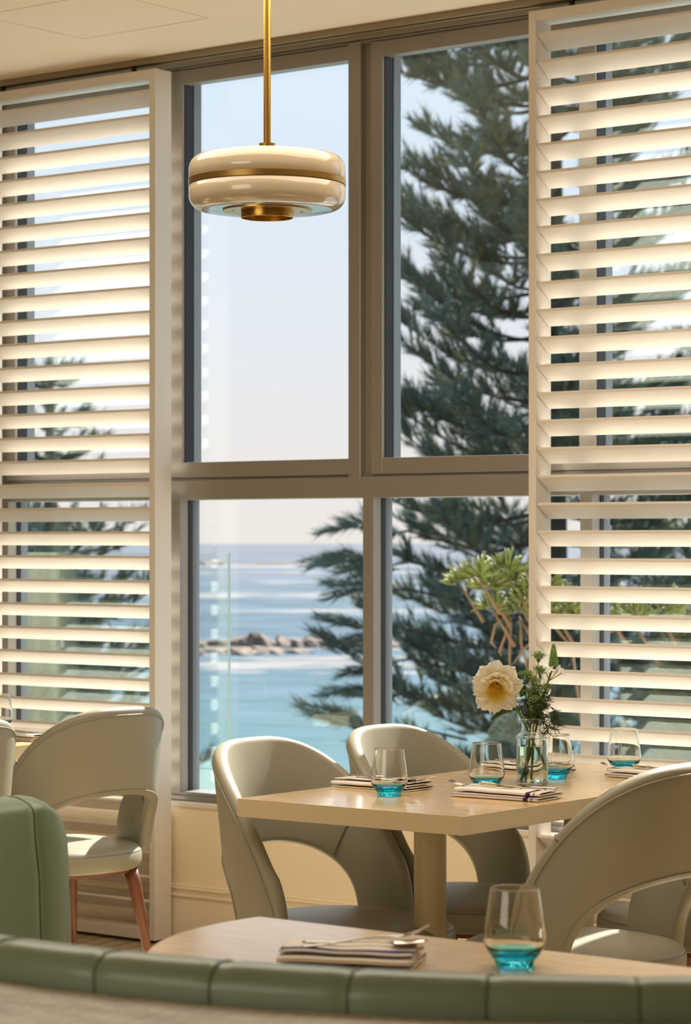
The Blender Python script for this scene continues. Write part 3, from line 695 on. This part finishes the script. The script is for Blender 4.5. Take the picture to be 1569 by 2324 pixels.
for a in ang:
    fr = ((a - SEAM0) % STEP) / STEP; g_ = (math.exp(-((fr) / .06) ** 2) + math.exp(-((1 - fr) / .06) ** 2)) * .0035
    e = max(0.0, 1 - (a - A0) / 4.5); # rounded left end
    for (r_, z_) in P0:
        rr = r_; zz = z_
        if z_ > .80: zz -= g_ * .8
        rr += g_ if r_ < RB - .06 else -g_ * .6
        if e > 0:
            drop = .105 * (1 - math.sqrt(max(0, 1 - e ** 2.2)));
            if z_ > .45: zz = z_ - drop * (z_ - .45) / .45
            mid = RB - .065; rr = mid + (rr - mid) * (1 - .55 * e ** 3)
        vs.append((rr * math.cos(R(a)), rr * math.sin(R(a)), zz))
n_ = len(P0); fs = grid_faces(len(ang), n_); fs += [tuple(range(n_)), tuple(range((len(ang) - 1) * n_, len(ang) * n_))[::-1]]
bk = pyd('backrest', vs, fs, 'green', booth); b = bmesh.new(); b.from_mesh(bk.data); bmesh.ops.recalc_face_normals(b, faces=b.faces); b.to_mesh(bk.data); b.free()
def bsurf(a, idx, off=.0):
    i = min(range(len(ang)), key=lambda q: abs(ang[q] - a)); return Vector(vs[i * n_ + idx])
k = 0
while SEAM0 + STEP * k < 343:
    a = SEAM0 + STEP * k; pts = [bsurf(a, j) * 1.0 for j in range(2, n_ - 2)]; pts = [p + Vector((0, 0, .0005)) for p in pts]
    tube('channel_seam', pts, .0022, 'green_seam', bk, 6); k += 1
vs2 = []; sp_ = [(RB - .12, .28), (RB - .12, .43), (RB - .15, .455), (RB - .40, .455), (RB - .45, .44), (RB - .46, .40), (RB - .45, .30), (RB - .43, .0), (RB - .12, .0)]
for a in ang[4:]:
    for r_, z_ in sp_: vs2.append((r_ * math.cos(R(a)), r_ * math.sin(R(a)), z_))
pyd('seat', vs2, grid_faces(len(ang) - 4, len(sp_), False, True) + [tuple(range(len(sp_))), tuple(range((len(ang) - 5) * len(sp_), (len(ang) - 4) * len(sp_)))[::-1]], 'green', booth, False)
# low curved partition wrapped outside the booth, with a patterned flat top
vs3 = []; uv3 = []; lp = [(RB + .001, .0), (RB + .001, .853), (RB + .003, .855), (RB + .335, .855), (RB + .34, .850), (RB + .34, .0)]
aa = np.linspace(176, 345, 170)
for a in aa:
    for r_, z_ in lp: vs3.append((BC.x + r_ * math.cos(R(a)), BC.y + r_ * math.sin(R(a)), z_)); uv3.append((R(a) * 1.45, r_ + (z_ if r_ > RB + .3 else 0)))
tag(pyd('wall_partition', vs3, grid_faces(len(aa), len(lp), False, True) + [tuple(range(6)), tuple(range(169 * 6, 170 * 6))[::-1]], 'ledge', None, False, uv3), kind='structure')

# ================================================================== TABLEWARE
def make_tumbler(label, loc):
    t = thing('tumbler', label, 'glass', loc)
    outp = [(.0305, .009), (.0372, .018), (.0435, .0275), (.0463, .036), (.0463, .044), (.0445, .060), (.0415, .082), (.0385, .103), (.0367, .1165), (.0362, .1175), (.0355, .1165)]
    inp = [(.0372, .103), (.0402, .082), (.0432, .060), (.0449, .044), (.0449, .037), (.0420, .030), (.034, .0225), (.022, .0185), (.0, .0175)]
    prof = [(.0, .0008), (.020, .0006), (.0262, .0), (.0285, .0012)] + smooth_prof(outp[:9]) + [(.0366, .1172), (.0362, .1178), (.0358, .1178), (.0355, .1172)] + smooth_prof([(.03545, .1165)] + inp)
    v, f = lathe_geo(prof, 60); v = [list(p) for p in v]
    for p in v:      # cut facets round the thick foot
        r0 = math.hypot(p[0], p[1])
        if .018 < r0 and p[2] < .013:
            a = math.atan2(p[1], p[0]); sec = PI / 5; k_ = math.cos(sec / 2) / math.cos((a % sec) - sec / 2); k_ = 1 - (1 - k_) * .8; p[0] *= k_; p[1] *= k_
    o = pyd('bowl', v, f, 'tumbler', t); b = bmesh.new(); b.from_mesh(o.data); bmesh.ops.remove_doubles(b, verts=b.verts, dist=1e-6); bmesh.ops.recalc_face_normals(b, faces=b.faces); b.to_mesh(o.data); b.free()
    return t
# blue tint continues a little way up the wall of the bowl
tm = M['tumbler'].node_tree; g_ = [n for n in tm.nodes if n.type == 'BSDF_GLASS'][0]
c_ = tm.nodes.new('ShaderNodeTexCoord'); s_ = tm.nodes.new('ShaderNodeSeparateXYZ'); r_ = tm.nodes.new('ShaderNodeValToRGB'); mr = tm.nodes.new('ShaderNodeMapRange')
tm.links.new(c_.outputs['Object'], s_.inputs[0]); tm.links.new(s_.outputs['Z'], mr.inputs[0]); mr.inputs[1].default_value = .0; mr.inputs[2].default_value = .040
tm.links.new(mr.outputs[0], r_.inputs[0]); r_.color_ramp.elements[0].color = (.22, .80, .96, 1); r_.color_ramp.elements[0].position = .05; r_.color_ramp.elements[1].color = (.985, .985, .97, 1); r_.color_ramp.elements[1].position = .66; xe = r_.color_ramp.elements.new(.54); xe.color = (.42, .88, .96, 1); tm.links.new(r_.outputs[0], g_.inputs['Color'])
TZ = .7502
gl = make_tumbler('blue-based tumbler nearest the left corner of the flower table', (-3.81, 5.089, TZ))
dup(gl, (-3.72, 5.385, TZ), 0, 'blue-based tumbler behind the front napkin, left of the vase')
dup(gl, (-3.731, 5.725, TZ), .3, 'blue-based tumbler partly hidden behind the vase')
dup(gl, (-3.700, 6.020, TZ), .5, 'blue-based tumbler furthest right, against the right shutter')
dup(gl, (-2.143, 3.176, TZ), .2, 'large blue-based tumbler on the foreground table')
dup(gl, (-6.175, 6.063, TZ), .2, 'tumbler cut by the left edge of the photo')

def napkin_geo(L, Wd, seed):
    rr = random.Random(seed); th = .0022; hw = Wd / 2
    path = []; z = th; side = 1; rad = [.0035, .003, .0035]
    ys = np.linspace(-hw, hw, 12)
    path += [(y, z) for y in ys]
    for k in range(3):
        rf = rad[k]; yc = path[-1][0]; s = 1 if k % 2 == 0 else -1; zc = z + rf
        for q in np.linspace(-PI / 2, PI / 2, 8)[1:]: path.append((yc + s * rf * 1.4 * math.cos(q), zc + rf * math.sin(q)))
        z = zc + rf; ins = .004 * (k + 1) if k else .002
        y1 = -s * (hw - ins); path += [(y, z) for y in np.linspace(yc, y1, 12)[1:]]
    arcs = [0]
    for i in range(1, len(path)): arcs.append(arcs[-1] + math.dist(path[i], path[i - 1]))
    nx = 22; vs = []; uv = []; n = len(path); ph = [rr.uniform(0, 6) for _ in range(4)]
    for i in range(nx):
        u = i / (nx - 1); x = (u - .5) * L
        for side in (1, -1):
            for j, (y, z) in enumerate(path):
                j0 = max(0, j - 1); j1 = min(n - 1, j + 1); ty, tz = path[j1][0] - path[j0][0], path[j1][1] - path[j0][1]; l_ = math.hypot(ty, tz); ny, nz = -tz / l_, ty / l_
                w = .0012 * math.sin(7 * u + ph[0] + y * 30) + .0010 * math.sin(13 * u + ph[1])
                lift = (z / .028) ; skew = .004 * math.sin(2.2 * u + ph[2]) * lift
                vs.append((x + lift * .006 * math.sin(y * 25 + ph[3]), y + ny * th * .5 * side + skew, max(.0003, z + nz * th * .5 * side + w * lift))); uv.append((u, arcs[j] / arcs[-1]))
    m2 = 2 * n; fs = []
    for i in range(nx - 1):
        for j in range(n - 1):
            a = i * m2 + j; fs.append((a, a + 1, a + m2 + 1, a + m2)); a += n; fs.append((a, a + m2, a + m2 + 1, a + 1))
        a = i * m2; fs.append((a, a + m2, a + m2 + n, a + n)); a += n - 1; fs.append((a, a + n, a + m2 + n, a + m2))
    for i in (0, nx - 1):
        for j in range(n - 1):
            a = i * m2 + j; q = (a, a + n, a + n + 1, a + 1); fs.append(q if i == 0 else q[::-1])
    return vs, fs, uv
def napkin(label, loc, rz, L=.24, Wd=.105, seed=1, m='cloth', flip=False):
    vs, fs, uv = napkin_geo(L, Wd, seed)
    if flip: uv = [(1 - a, b) for a, b in uv]
    o = pyd('napkin', vs, fs, m, None, True, uv); o.location = loc; o.rotation_euler = (0, 0, rz); return tag(o, label, 'napkin')
def ribbon_geo(sp, th=.002):     # sp: (x, y, z, halfwidth)
    vs = []; n = len(sp)
    for x, y, z, w in sp: vs += [(x, y - w, z), (x, y - w * .6, z + th), (x, y + w * .6, z + th), (x, y + w, z), (x, y, z - th * .4)]
    return vs, grid_faces(n, 5, False, True) + [(0, 1, 2, 3, 4), tuple(range((n - 1) * 5, n * 5))[::-1]]
HND = [(-.095, .0055, 0), (-.085, .0075, 0), (-.06, .0062, 0), (-.02, .0038, .002), (.02, .0028, .004)]
def fork(label, loc, rz, m='steel'):
    t = thing('fork', label, 'cutlery', loc, rz)
    v, f = ribbon_geo([(x, 0, z, w) for x, w, z in HND] + [(.045, 0, .002, .004), (.055, 0, .001, .0115), (.065, 0, .0015, .0125)]); pyd('handle', v, f, m, t)
    for k in range(4):
        y = (k - 1.5) * .0068; v, f = ribbon_geo([(.064, y, .0015, .0022), (.085, y, .005, .0018), (.104, y * .95, .0125, .0010)], .0016); pyd('tine', v, f, m, t)
    return t
def spoon(label, loc, rz, m='steel'):
    t = thing('spoon', label, 'cutlery', loc, rz); v, f = ribbon_geo([(x, 0, z, w) for x, w, z in HND] + [(.046, 0, .003, .005)]); pyd('handle', v, f, m, t)
    vs = []; 
    for off in (0, -.0012):
        for i in range(11):
            r_ = i / 10
            for k in range(24):
                a = 2 * PI * k / 24; ex = 1 + .12 * math.cos(a); vs.append((.070 + .030 * r_ * math.cos(a), .0195 * r_ * math.sin(a) * (1 - .12 * math.cos(a) * r_), .004 - .0085 * (1 - r_ ** 2) + off + .003 + .0025 * r_ * math.cos(a)))
    f = []
    for s in (0, 1):
        o_ = s * 11 * 24
        for i in range(10):
            for k in range(24): q = (o_ + i * 24 + k, o_ + (i + 1) * 24 + k, o_ + (i + 1) * 24 + (k + 1) % 24, o_ + i * 24 + (k + 1) % 24); f.append(q)
    for k in range(24): f.append((240 + k, 240 + (k + 1) % 24, 504 + (k + 1) % 24, 504 + k))
    pyd('bowl', vs, f, m, t); return t
def knife(label, loc, rz, m='steel'):
    t = thing('knife', label, 'cutlery', loc, rz); v, f = ribbon_geo([(-.10, 0, 0, .005), (-.092, 0, 0, .0072), (-.03, 0, 0, .006), (0, 0, 0, .0055)], .005); pyd('handle', v, f, m, t)
    v, f = ribbon_geo([(0, 0, .001, .005), (.01, 0, .001, .0085), (.06, .001, .001, .009), (.09, .002, .001, .007), (.105, .005, .001, .001)], .0012); pyd('blade', v, f, m, t); return t
NZ = TZ + .0235
napkin('folded napkin with purple stripe, behind the front left tumbler', (-3.945, 5.235, TZ), R(0), seed=2)
knife('knife lying handle-left on the left folded napkin', (-3.955, 5.255, NZ), R(4))
spoon('spoon whose bowl shows through the front left tumbler', (-3.925, 5.225, NZ), R(-2))
fork('fork whose tines stick out right of the front left tumbler', (-3.895, 5.245, NZ), R(6))
napkin('folded napkin with dark stripes at the front of the flower table', (-3.555, 5.235, TZ), R(180 + 3), L=.25, Wd=.12, seed=3, flip=True)
fork('fork with tines pointing left on the front napkin', (-3.600, 5.215, NZ), R(180 + 8))
spoon('spoon with pale bowl beside the fork on the front napkin', (-3.545, 5.245, NZ), R(180 + 2), 'gild')
knife('knife along the back of the front napkin', (-3.535, 5.272, NZ), R(180 + 2))
napkin('folded napkin seen behind the vase, between two tumblers', (-3.915, 5.865, TZ), R(-2), seed=5)
knife('knife on the napkin behind the vase', (-3.93, 5.890, NZ), R(2)); fork('dark-tined fork seen through the tumbler behind the vase', (-3.87, 5.862, NZ), R(3))
napkin('folded napkin under the tumbler by the right shutter', (-3.525, 5.895, TZ), R(180 - 3), seed=6, L=.25, flip=True)
fork('fork with tines in front of the far right tumbler', (-3.57, 5.875, NZ), R(180 + 8)); spoon('pale gold spoon on the far right napkin', (-3.50, 5.900, NZ), R(180), 'gild')
napkin('folded cream napkin with blue stripe on the foreground table', (-2.352, 3.047, TZ), R(26), L=.205, Wd=.125, seed=8, m='cloth_blue')
fk = fork('fork with raised tines on the foreground napkin', (-2.335, 3.052, NZ + .011), R(30)); fk.rotation_euler = (0, R(-7), R(30)); spoon('spoon handle beside the fork on the foreground napkin', (-2.350, 3.075, NZ + .002), R(24))
napkin('pink-lit napkin at the left edge behind the grey chairs', (-5.82, 5.80, TZ), R(180), seed=9); spoon('glinting spoon on the napkin at the left edge', (-5.84, 5.80, NZ), R(185)); fork('fork on the napkin at the left edge', (-5.86, 5.765, NZ), R(185))

# ================================================================== VASE AND FLOWERS
VX, VY = -3.693, 5.554
va = thing('glass_vase', 'clear glass bottle vase of water on the flower table', 'vase', (VX, VY, TZ))
lathe('bottle', [(0, 0), (.036, 0)] + smooth_prof([(.0385, .0008), (.0408, .004), (.0415, .009), (.0415, .060), (.0415, .116), (.0405, .124), (.0365, .1305), (.0315, .1345), (.0285, .139), (.0275, .145), (.0275, .162), (.0295, .166), (.0297, .169), (.0285, .172)], 4) + smooth_prof([
    (.0265, .1715), (.0256, .166), (.0256, .145), (.0268, .1385), (.0300, .133), (.0350, .128), (.0382, .122), (.0390, .116), (.0390, .060), (.0390, .010), (.037, .007)], 4) + [(.03, .0062), (0, .006)], 'vase', va, 64, sharp=False)
lathe('water', [(0, .0066), (.036, .0076), (.0384, .0105), (.0384, .100), (0, .100)], 'water', va, 48)
F_ = Vector((-sa, ca, 0)); R_ = Vector((ca, sa, 0)); U_ = Vector((0, 0, 1)); VB = Vector((VX, VY, TZ))
KM = 6.64 / 5800
def vp(x, y, dd=0): return VB + R_ * ((x - 1208.3) * KM) + U_ * ((1780 - y) * KM) + F_ * dd     # a spot given by its offset from the vase foot
# peony
pe = thing('peony', 'large cream peony with yellow heart leaning left out of the vase', 'flower', vp(1126, 1556, -.03))
def lc(root, p): return Vector(p) - root.location
face = (Vector((.613, -.79, 0)) * .93 + U_ * -.16 + R_ * -.12).normalized()
px_ = face.cross(U_).normalized(); py_ = px_.cross(face).normalized()
def petal(az, tilt, L, Wd, seed, curl=.3, base=.004):
    rr = random.Random(seed); nu, nv = 13, 11; vs = []; uv = []
    rad = px_ * math.cos(az) + py_ * math.sin(az); tan = -px_ * math.sin(az) + py_ * math.cos(az)
    ph = rr.uniform(0, 6); fr = rr.choice([5, 6, 7, 8])
    for i in range(nv):
        v = i / (nv - 1)
        for j in range(nu):
            u = j / (nu - 1) * 2 - 1
            w = Wd * .5 * (math.sin(PI * min(1, v * .78 + .06)) ** .7 if v < 1 else .55)
            vv = v * (1 - .12 * u * u) + (.035 * math.sin(u * fr + ph) + .02 * math.sin(u * 11 + ph)) * v ** 3
            an = tilt + curl * vv; r_ = base + L * vv * math.cos(an); h = L * vv * math.sin(an) + .16 * Wd * u * u * v + .004 * math.sin(u * 9 + ph) * v * v
            vs.append(rad * r_ + tan * (u * w) + face * h); uv.append(((u + 1) / 2, v))
    return vs, grid_faces(nv, nu), uv
for wh, (n, tilt, L, Wd, curl) in enumerate(((8, -.05, .066, .060, -.35), (10, .28, .066, .052, -.05), (12, .58, .058, .044, .10), (13, .80, .050, .036, .20))):
    for k in range(n):
        az = 2 * PI * k / n + wh * .37 + random.uniform(-.12, .12)
        up = math.sin(az)          # taller at the top, looser below
        if wh >= 2 and up < .05: continue
        vs_, fs_, uv_ = petal(az, tilt + random.uniform(-.1, .1) + (.10 if up > .2 else -.05), L * random.uniform(.88, 1.08) * (1.08 if up > .3 else 1.0), Wd * random.uniform(.9, 1.1), wh * 20 + k, curl)
        pt = pyd('petal', vs_, fs_, 'petal', pe, True, uv_)
st = []
for k in range(110):
    a = random.uniform(0, 2 * PI); s = random.uniform(.1, 1.1); d = (face + (px_ * math.cos(a) + py_ * math.sin(a)) * s).normalized(); l_ = random.uniform(.014, .024)
    st.append(tube_geo([d * .002, d * l_], [.0006, .0016], 4))
v, f = join_geo(st); pyd('stamens', v, f, 'stamen', pe)
tube('stem', [lc(pe, p) for p in (vp(1128, 1562, -.02), vp(1150, 1585, -.005), vp(1172, 1606, -.005), vp(1190, 1640, 0), vp(1214, 1690, .0), vp(1242, 1768, .01))], .0030, 'stem', pe, 8)
def leaf(parent, p0, p1, p2, w, m='leaf', n=12):
    vs = []
    for i in range(n + 1):
        s = i / n; p = p0 * (1 - s) ** 2 + p1 * 2 * s * (1 - s) + p2 * s * s; t = ((p1 - p0) * (1 - s) + (p2 - p1) * s).normalized(); sd = t.cross(F_).normalized()
        ww = w * math.sin(PI * min(1, s * .92 + .04)) ** .8
        for k, h in ((-1, .2), (-.5, .05), (0, 0), (.5, .05), (1, .2)): vs.append(p + sd * ww * k + F_ * (h * ww))
    return pyd('leaf', vs, grid_faces(n + 1, 5), m, parent)
leaf(pe, lc(pe, vp(1180, 1612)), lc(pe, vp(1160, 1592, -.01)), lc(pe, vp(1114, 1632, -.02)), .010)
leaf(pe, lc(pe, vp(1178, 1580)), lc(pe, vp(1190, 1570, .0)), lc(pe, vp(1186, 1550, .01)), .012)
# star-flower spike
sf = thing('star_flower_spike', 'green budded flower spike with white star flowers, tallest on the right', 'flower', vp(1255, 1500))
tube('stem', [lc(sf, p) for p in (vp(1258, 1500), vp(1250, 1530), vp(1240, 1560), vp(1225, 1620, .004), vp(1210, 1690, .006), vp(1192, 1772, .012))], [.0022, .0026, .003, .003, .003, .003], 'stem', sf, 8)
bp = []
for k in range(120):
    s = k / 120; a = k * 2.4; r_ = .0082 * (1 - s) ** .6 + .001; p = lc(sf, vp(1257 + (1 - s) * 0, 1512 - s * 50)) ; p = p + (R_ * math.cos(a) + F_ * math.sin(a)) * r_; d = (R_ * math.cos(a) + F_ * math.sin(a)) * .6 + U_ * .8
    sz = .0075 * (1 - s * .6); bp.append(tube_geo([p - d * sz * .3, p + d * sz * .35, p + d * sz], [.0012, .0026 * (1 - s * .5), .0005], 5))
v, f = join_geo(bp); pyd('bud_head', v, f, 'bud', sf)
def star(parent, c, d, L=.016):
    d = d.normalized(); a_ = d.orthogonal().normalized(); b_ = d.cross(a_); parts = []
    for k in range(6):
        a = k * PI / 3; r_ = a_ * math.cos(a) + b_ * math.sin(a); tn = d.cross(r_); vs = [c, c + r_ * L * .5 + tn * L * .24 + d * L * .25, c + r_ * L + d * L * .35, c + r_ * L * .5 - tn * L * .24 + d * L * .25]; parts.append((vs, [(0, 1, 2, 3)]))
    v, f = join_geo(parts); return pyd('blossom', v, f, 'white_petal', parent, False)
for (x, y, dx) in ((1276, 1527, .9), (1268, 1519, .5), (1240, 1527, -.6), (1248, 1520, -.2)):
    star(sf, lc(sf, vp(x, y, -.005)), R_ * dx + U_ * .5 - F_ * .5); tube('pedicel', [lc(sf, vp(x, y, -.005)), lc(sf, vp(1247, 1545))], .0011, 'stem', sf, 5)
# lacy green filler stems
def filler(label, heads, seed):
    rr = random.Random(seed); root = thing('umbel_stem', label, 'flower', vp(1208, 1640)); sts = []; beads = []; thr = []
    foot = vp(1196 + rr.uniform(-6, 22), 1770, rr.uniform(-.01, .015)); neck = vp(1205 + rr.uniform(-8, 10), 1650, rr.uniform(-.01, .01))
    for (x, y, r_, n, dd) in heads:
        c = vp(x, y, dd); hub = c + U_ * (-r_ * 1.3) + (neck - c).normalized() * .004
        sts.append(tube_geo([lc(root, p) for p in (foot, neck, neck.lerp(hub, .5) + R_ * rr.uniform(-.006, .006), hub)], [.0019, .0018, .0014, .001], 6))
        for i in range(n):
            a = rr.uniform(0, 2 * PI); s = math.sqrt(rr.uniform(0, 1)) * r_; e = c + (R_ * math.cos(a) + F_ * math.sin(a)) * s + U_ * (r_ * .35 * (1 - (s / r_) ** 2) + rr.uniform(-.004, .004))
            sts.append(tube_geo([lc(root, hub), lc(root, hub.lerp(e, .6) - U_ * .002), lc(root, e)], .0004, 3, False))
            for q in range(7):
                o_ = Vector((rr.gauss(0, .005), rr.gauss(0, .005), rr.gauss(0, .003))); b0 = lc(root, e) + o_; s_ = .0015
                beads.append(([b0 + Vector((s_, 0, 0)), b0 + Vector((-s_, 0, 0)), b0 + Vector((0, s_, 0)), b0 + Vector((0, -s_, 0)), b0 + Vector((0, 0, s_)), b0 + Vector((0, 0, -s_))], [(0, 2, 4), (2, 1, 4), (1, 3, 4), (3, 0, 4), (2, 0, 5), (1, 2, 5), (3, 1, 5), (0, 3, 5)]))
    v, f = join_geo(sts); pyd('stems', v, f, 'stem', root); v, f = join_geo(beads); pyd('flower_heads', v, f, 'umbel', root, False); return root
filler('lacy green umbel stem right beside the peony', [(1195, 1530, .017, 46, -.012), (1210, 1545, .018, 40, .0), (1200, 1570, .013, 26, .004)], 3)
filler('taller lacy green umbel reaching above the peony', [(1223, 1488, .012, 34, .0), (1228, 1520, .015, 36, .006), (1222, 1560, .016, 34, -.006)], 4)
filler('lower lacy umbel under the white star flowers', [(1243, 1560, .013, 34, .01), (1218, 1585, .016, 34, -.01)], 5)
def threads(label, regs, seed, root_c):
    rr = random.Random(seed); root = thing('fennel_frond', label, 'plant', root_c); g = []
    for (x0, y0, x1, y1, n) in regs:
        base = vp(x0, y0, rr.uniform(-.01, .01)); tip = vp(x1, y1, rr.uniform(-.015, .015)); g.append(tube_geo([lc(root, base), lc(root, tip)], [.0012, .0006], 4))
        for i in range(n):
            p = base.lerp(tip, rr.uniform(.1, 1)); 
            for q in range(2):
                d = Vector((rr.gauss(0, 1), rr.gauss(0, 1), rr.gauss(0, .7))).normalized() * rr.uniform(.010, .026); m_ = p + d * .5 + Vector((rr.gauss(0, .002), rr.gauss(0, .002), rr.gauss(0, .002)))
                e = p + d + U_ * rr.uniform(-.010, .004); g.append(tube_geo([lc(root, p), lc(root, m_), lc(root, e)], [.0010, .0009, .0005], 3, False))
                d2 = Vector((rr.gauss(0, 1), rr.gauss(0, 1), rr.gauss(0, .7))).normalized() * .009; g.append(tube_geo([lc(root, m_), lc(root, m_ + d2)], [.0008, .0005], 3, False))
    v, f = join_geo(g); pyd('fronds', v, f, 'thread', root); return root
threads('dense feathery green fronds filling the middle of the bouquet', [(1205, 1640, 1190, 1565, 44), (1208, 1640, 1215, 1560, 50), (1212, 1640, 1235, 1570, 50), (1216, 1640, 1250, 1575, 44), (1205, 1650, 1180, 1600, 22), (1212, 1640, 1228, 1600, 44)], 8, vp(1210, 1640))
threads('loose feathery frond trailing down right over the vase rim', [(1222, 1635, 1262, 1612, 22), (1262, 1612, 1272, 1650, 18), (1235, 1630, 1245, 1665, 22), (1250, 1620, 1262, 1660, 18)], 9, vp(1240, 1640))

# ================================================================== PENDANT LAMP
PX, PY, PZ = -3.759, 4.551, 2.211
pl = thing('pendant_lamp', 'brass and cream glass drum pendant lamp hanging from the ceiling', 'lamp', (PX, PY, PZ))
def drum(z0, z1, flip):
    r1 = .181; rc = .032; prf = []
    s = 1 if not flip else -1
    prf = [(r1 - .003, z0)] + [(r1, z0 + s * .002), (r1, z0 + s * .020)]
    for k in range(1, 10): q = PI / 2 * k / 9; prf.append((r1 - rc + rc * math.cos(q), (z1 - s * rc) + s * rc * math.sin(q)))
    prf += [(.10, z1), (.02, z1)]
    return prf
lathe('upper_shade', drum(.0068, .0630, False), 'opal', pl, 96, sharp=False); lathe('lower_shade', drum(-.0068, -.0630, True), 'opal', pl, 96, sharp=False)
lathe('band', [(.170, -.0066), (.1822, -.0066), (.1822, .0066), (.170, .0066)], 'brass_band', pl, 96)
lathe('bottom_plate', [(.055, -.0632), (.1035, -.0632), (.1035, -.0660), (.055, -.0660)], 'brass_band', pl, 72)
rg = lathe('bottom_ring', [(.0605, -.060), (.0605, -.0815), (.0590, -.0820), (.0580, -.0815), (.0580, -.060)], 'brass', pl, 72)
lathe('inner_dish', [(.0001, -.066), (.03, -.067), (.058, -.070)], pr('amber_dish', (.75, .45, .10), .3, metal=.8), rg, 48)
for k in range(4):
    a = PI / 4 + k * PI / 2; lathe('screw', [(.0001, -.0672), (.003, -.0672), (.003, -.065)], 'brass', pl, 12).location = (.08 * math.cos(a), .08 * math.sin(a), 0)
lathe('collar', [(.0001, .0625), (.0185, .0625), (.0185, .0885), (.0195, .0888), (.0195, .0905), (.0085, .0905)], 'brass', pl, 40)
lathe('rod', [(.0084, .088), (.0084, ZC - PZ - .02), (.0001, ZC - PZ - .02)], 'brass', pl, 32)
lathe('ceiling_cup', [(.0001, ZC - PZ - .03), (.05, ZC - PZ - .03), (.055, ZC - PZ - .0005), (.0001, ZC - PZ - .0005)], 'brass', pl, 40)
bpy.context.view_layer.update()
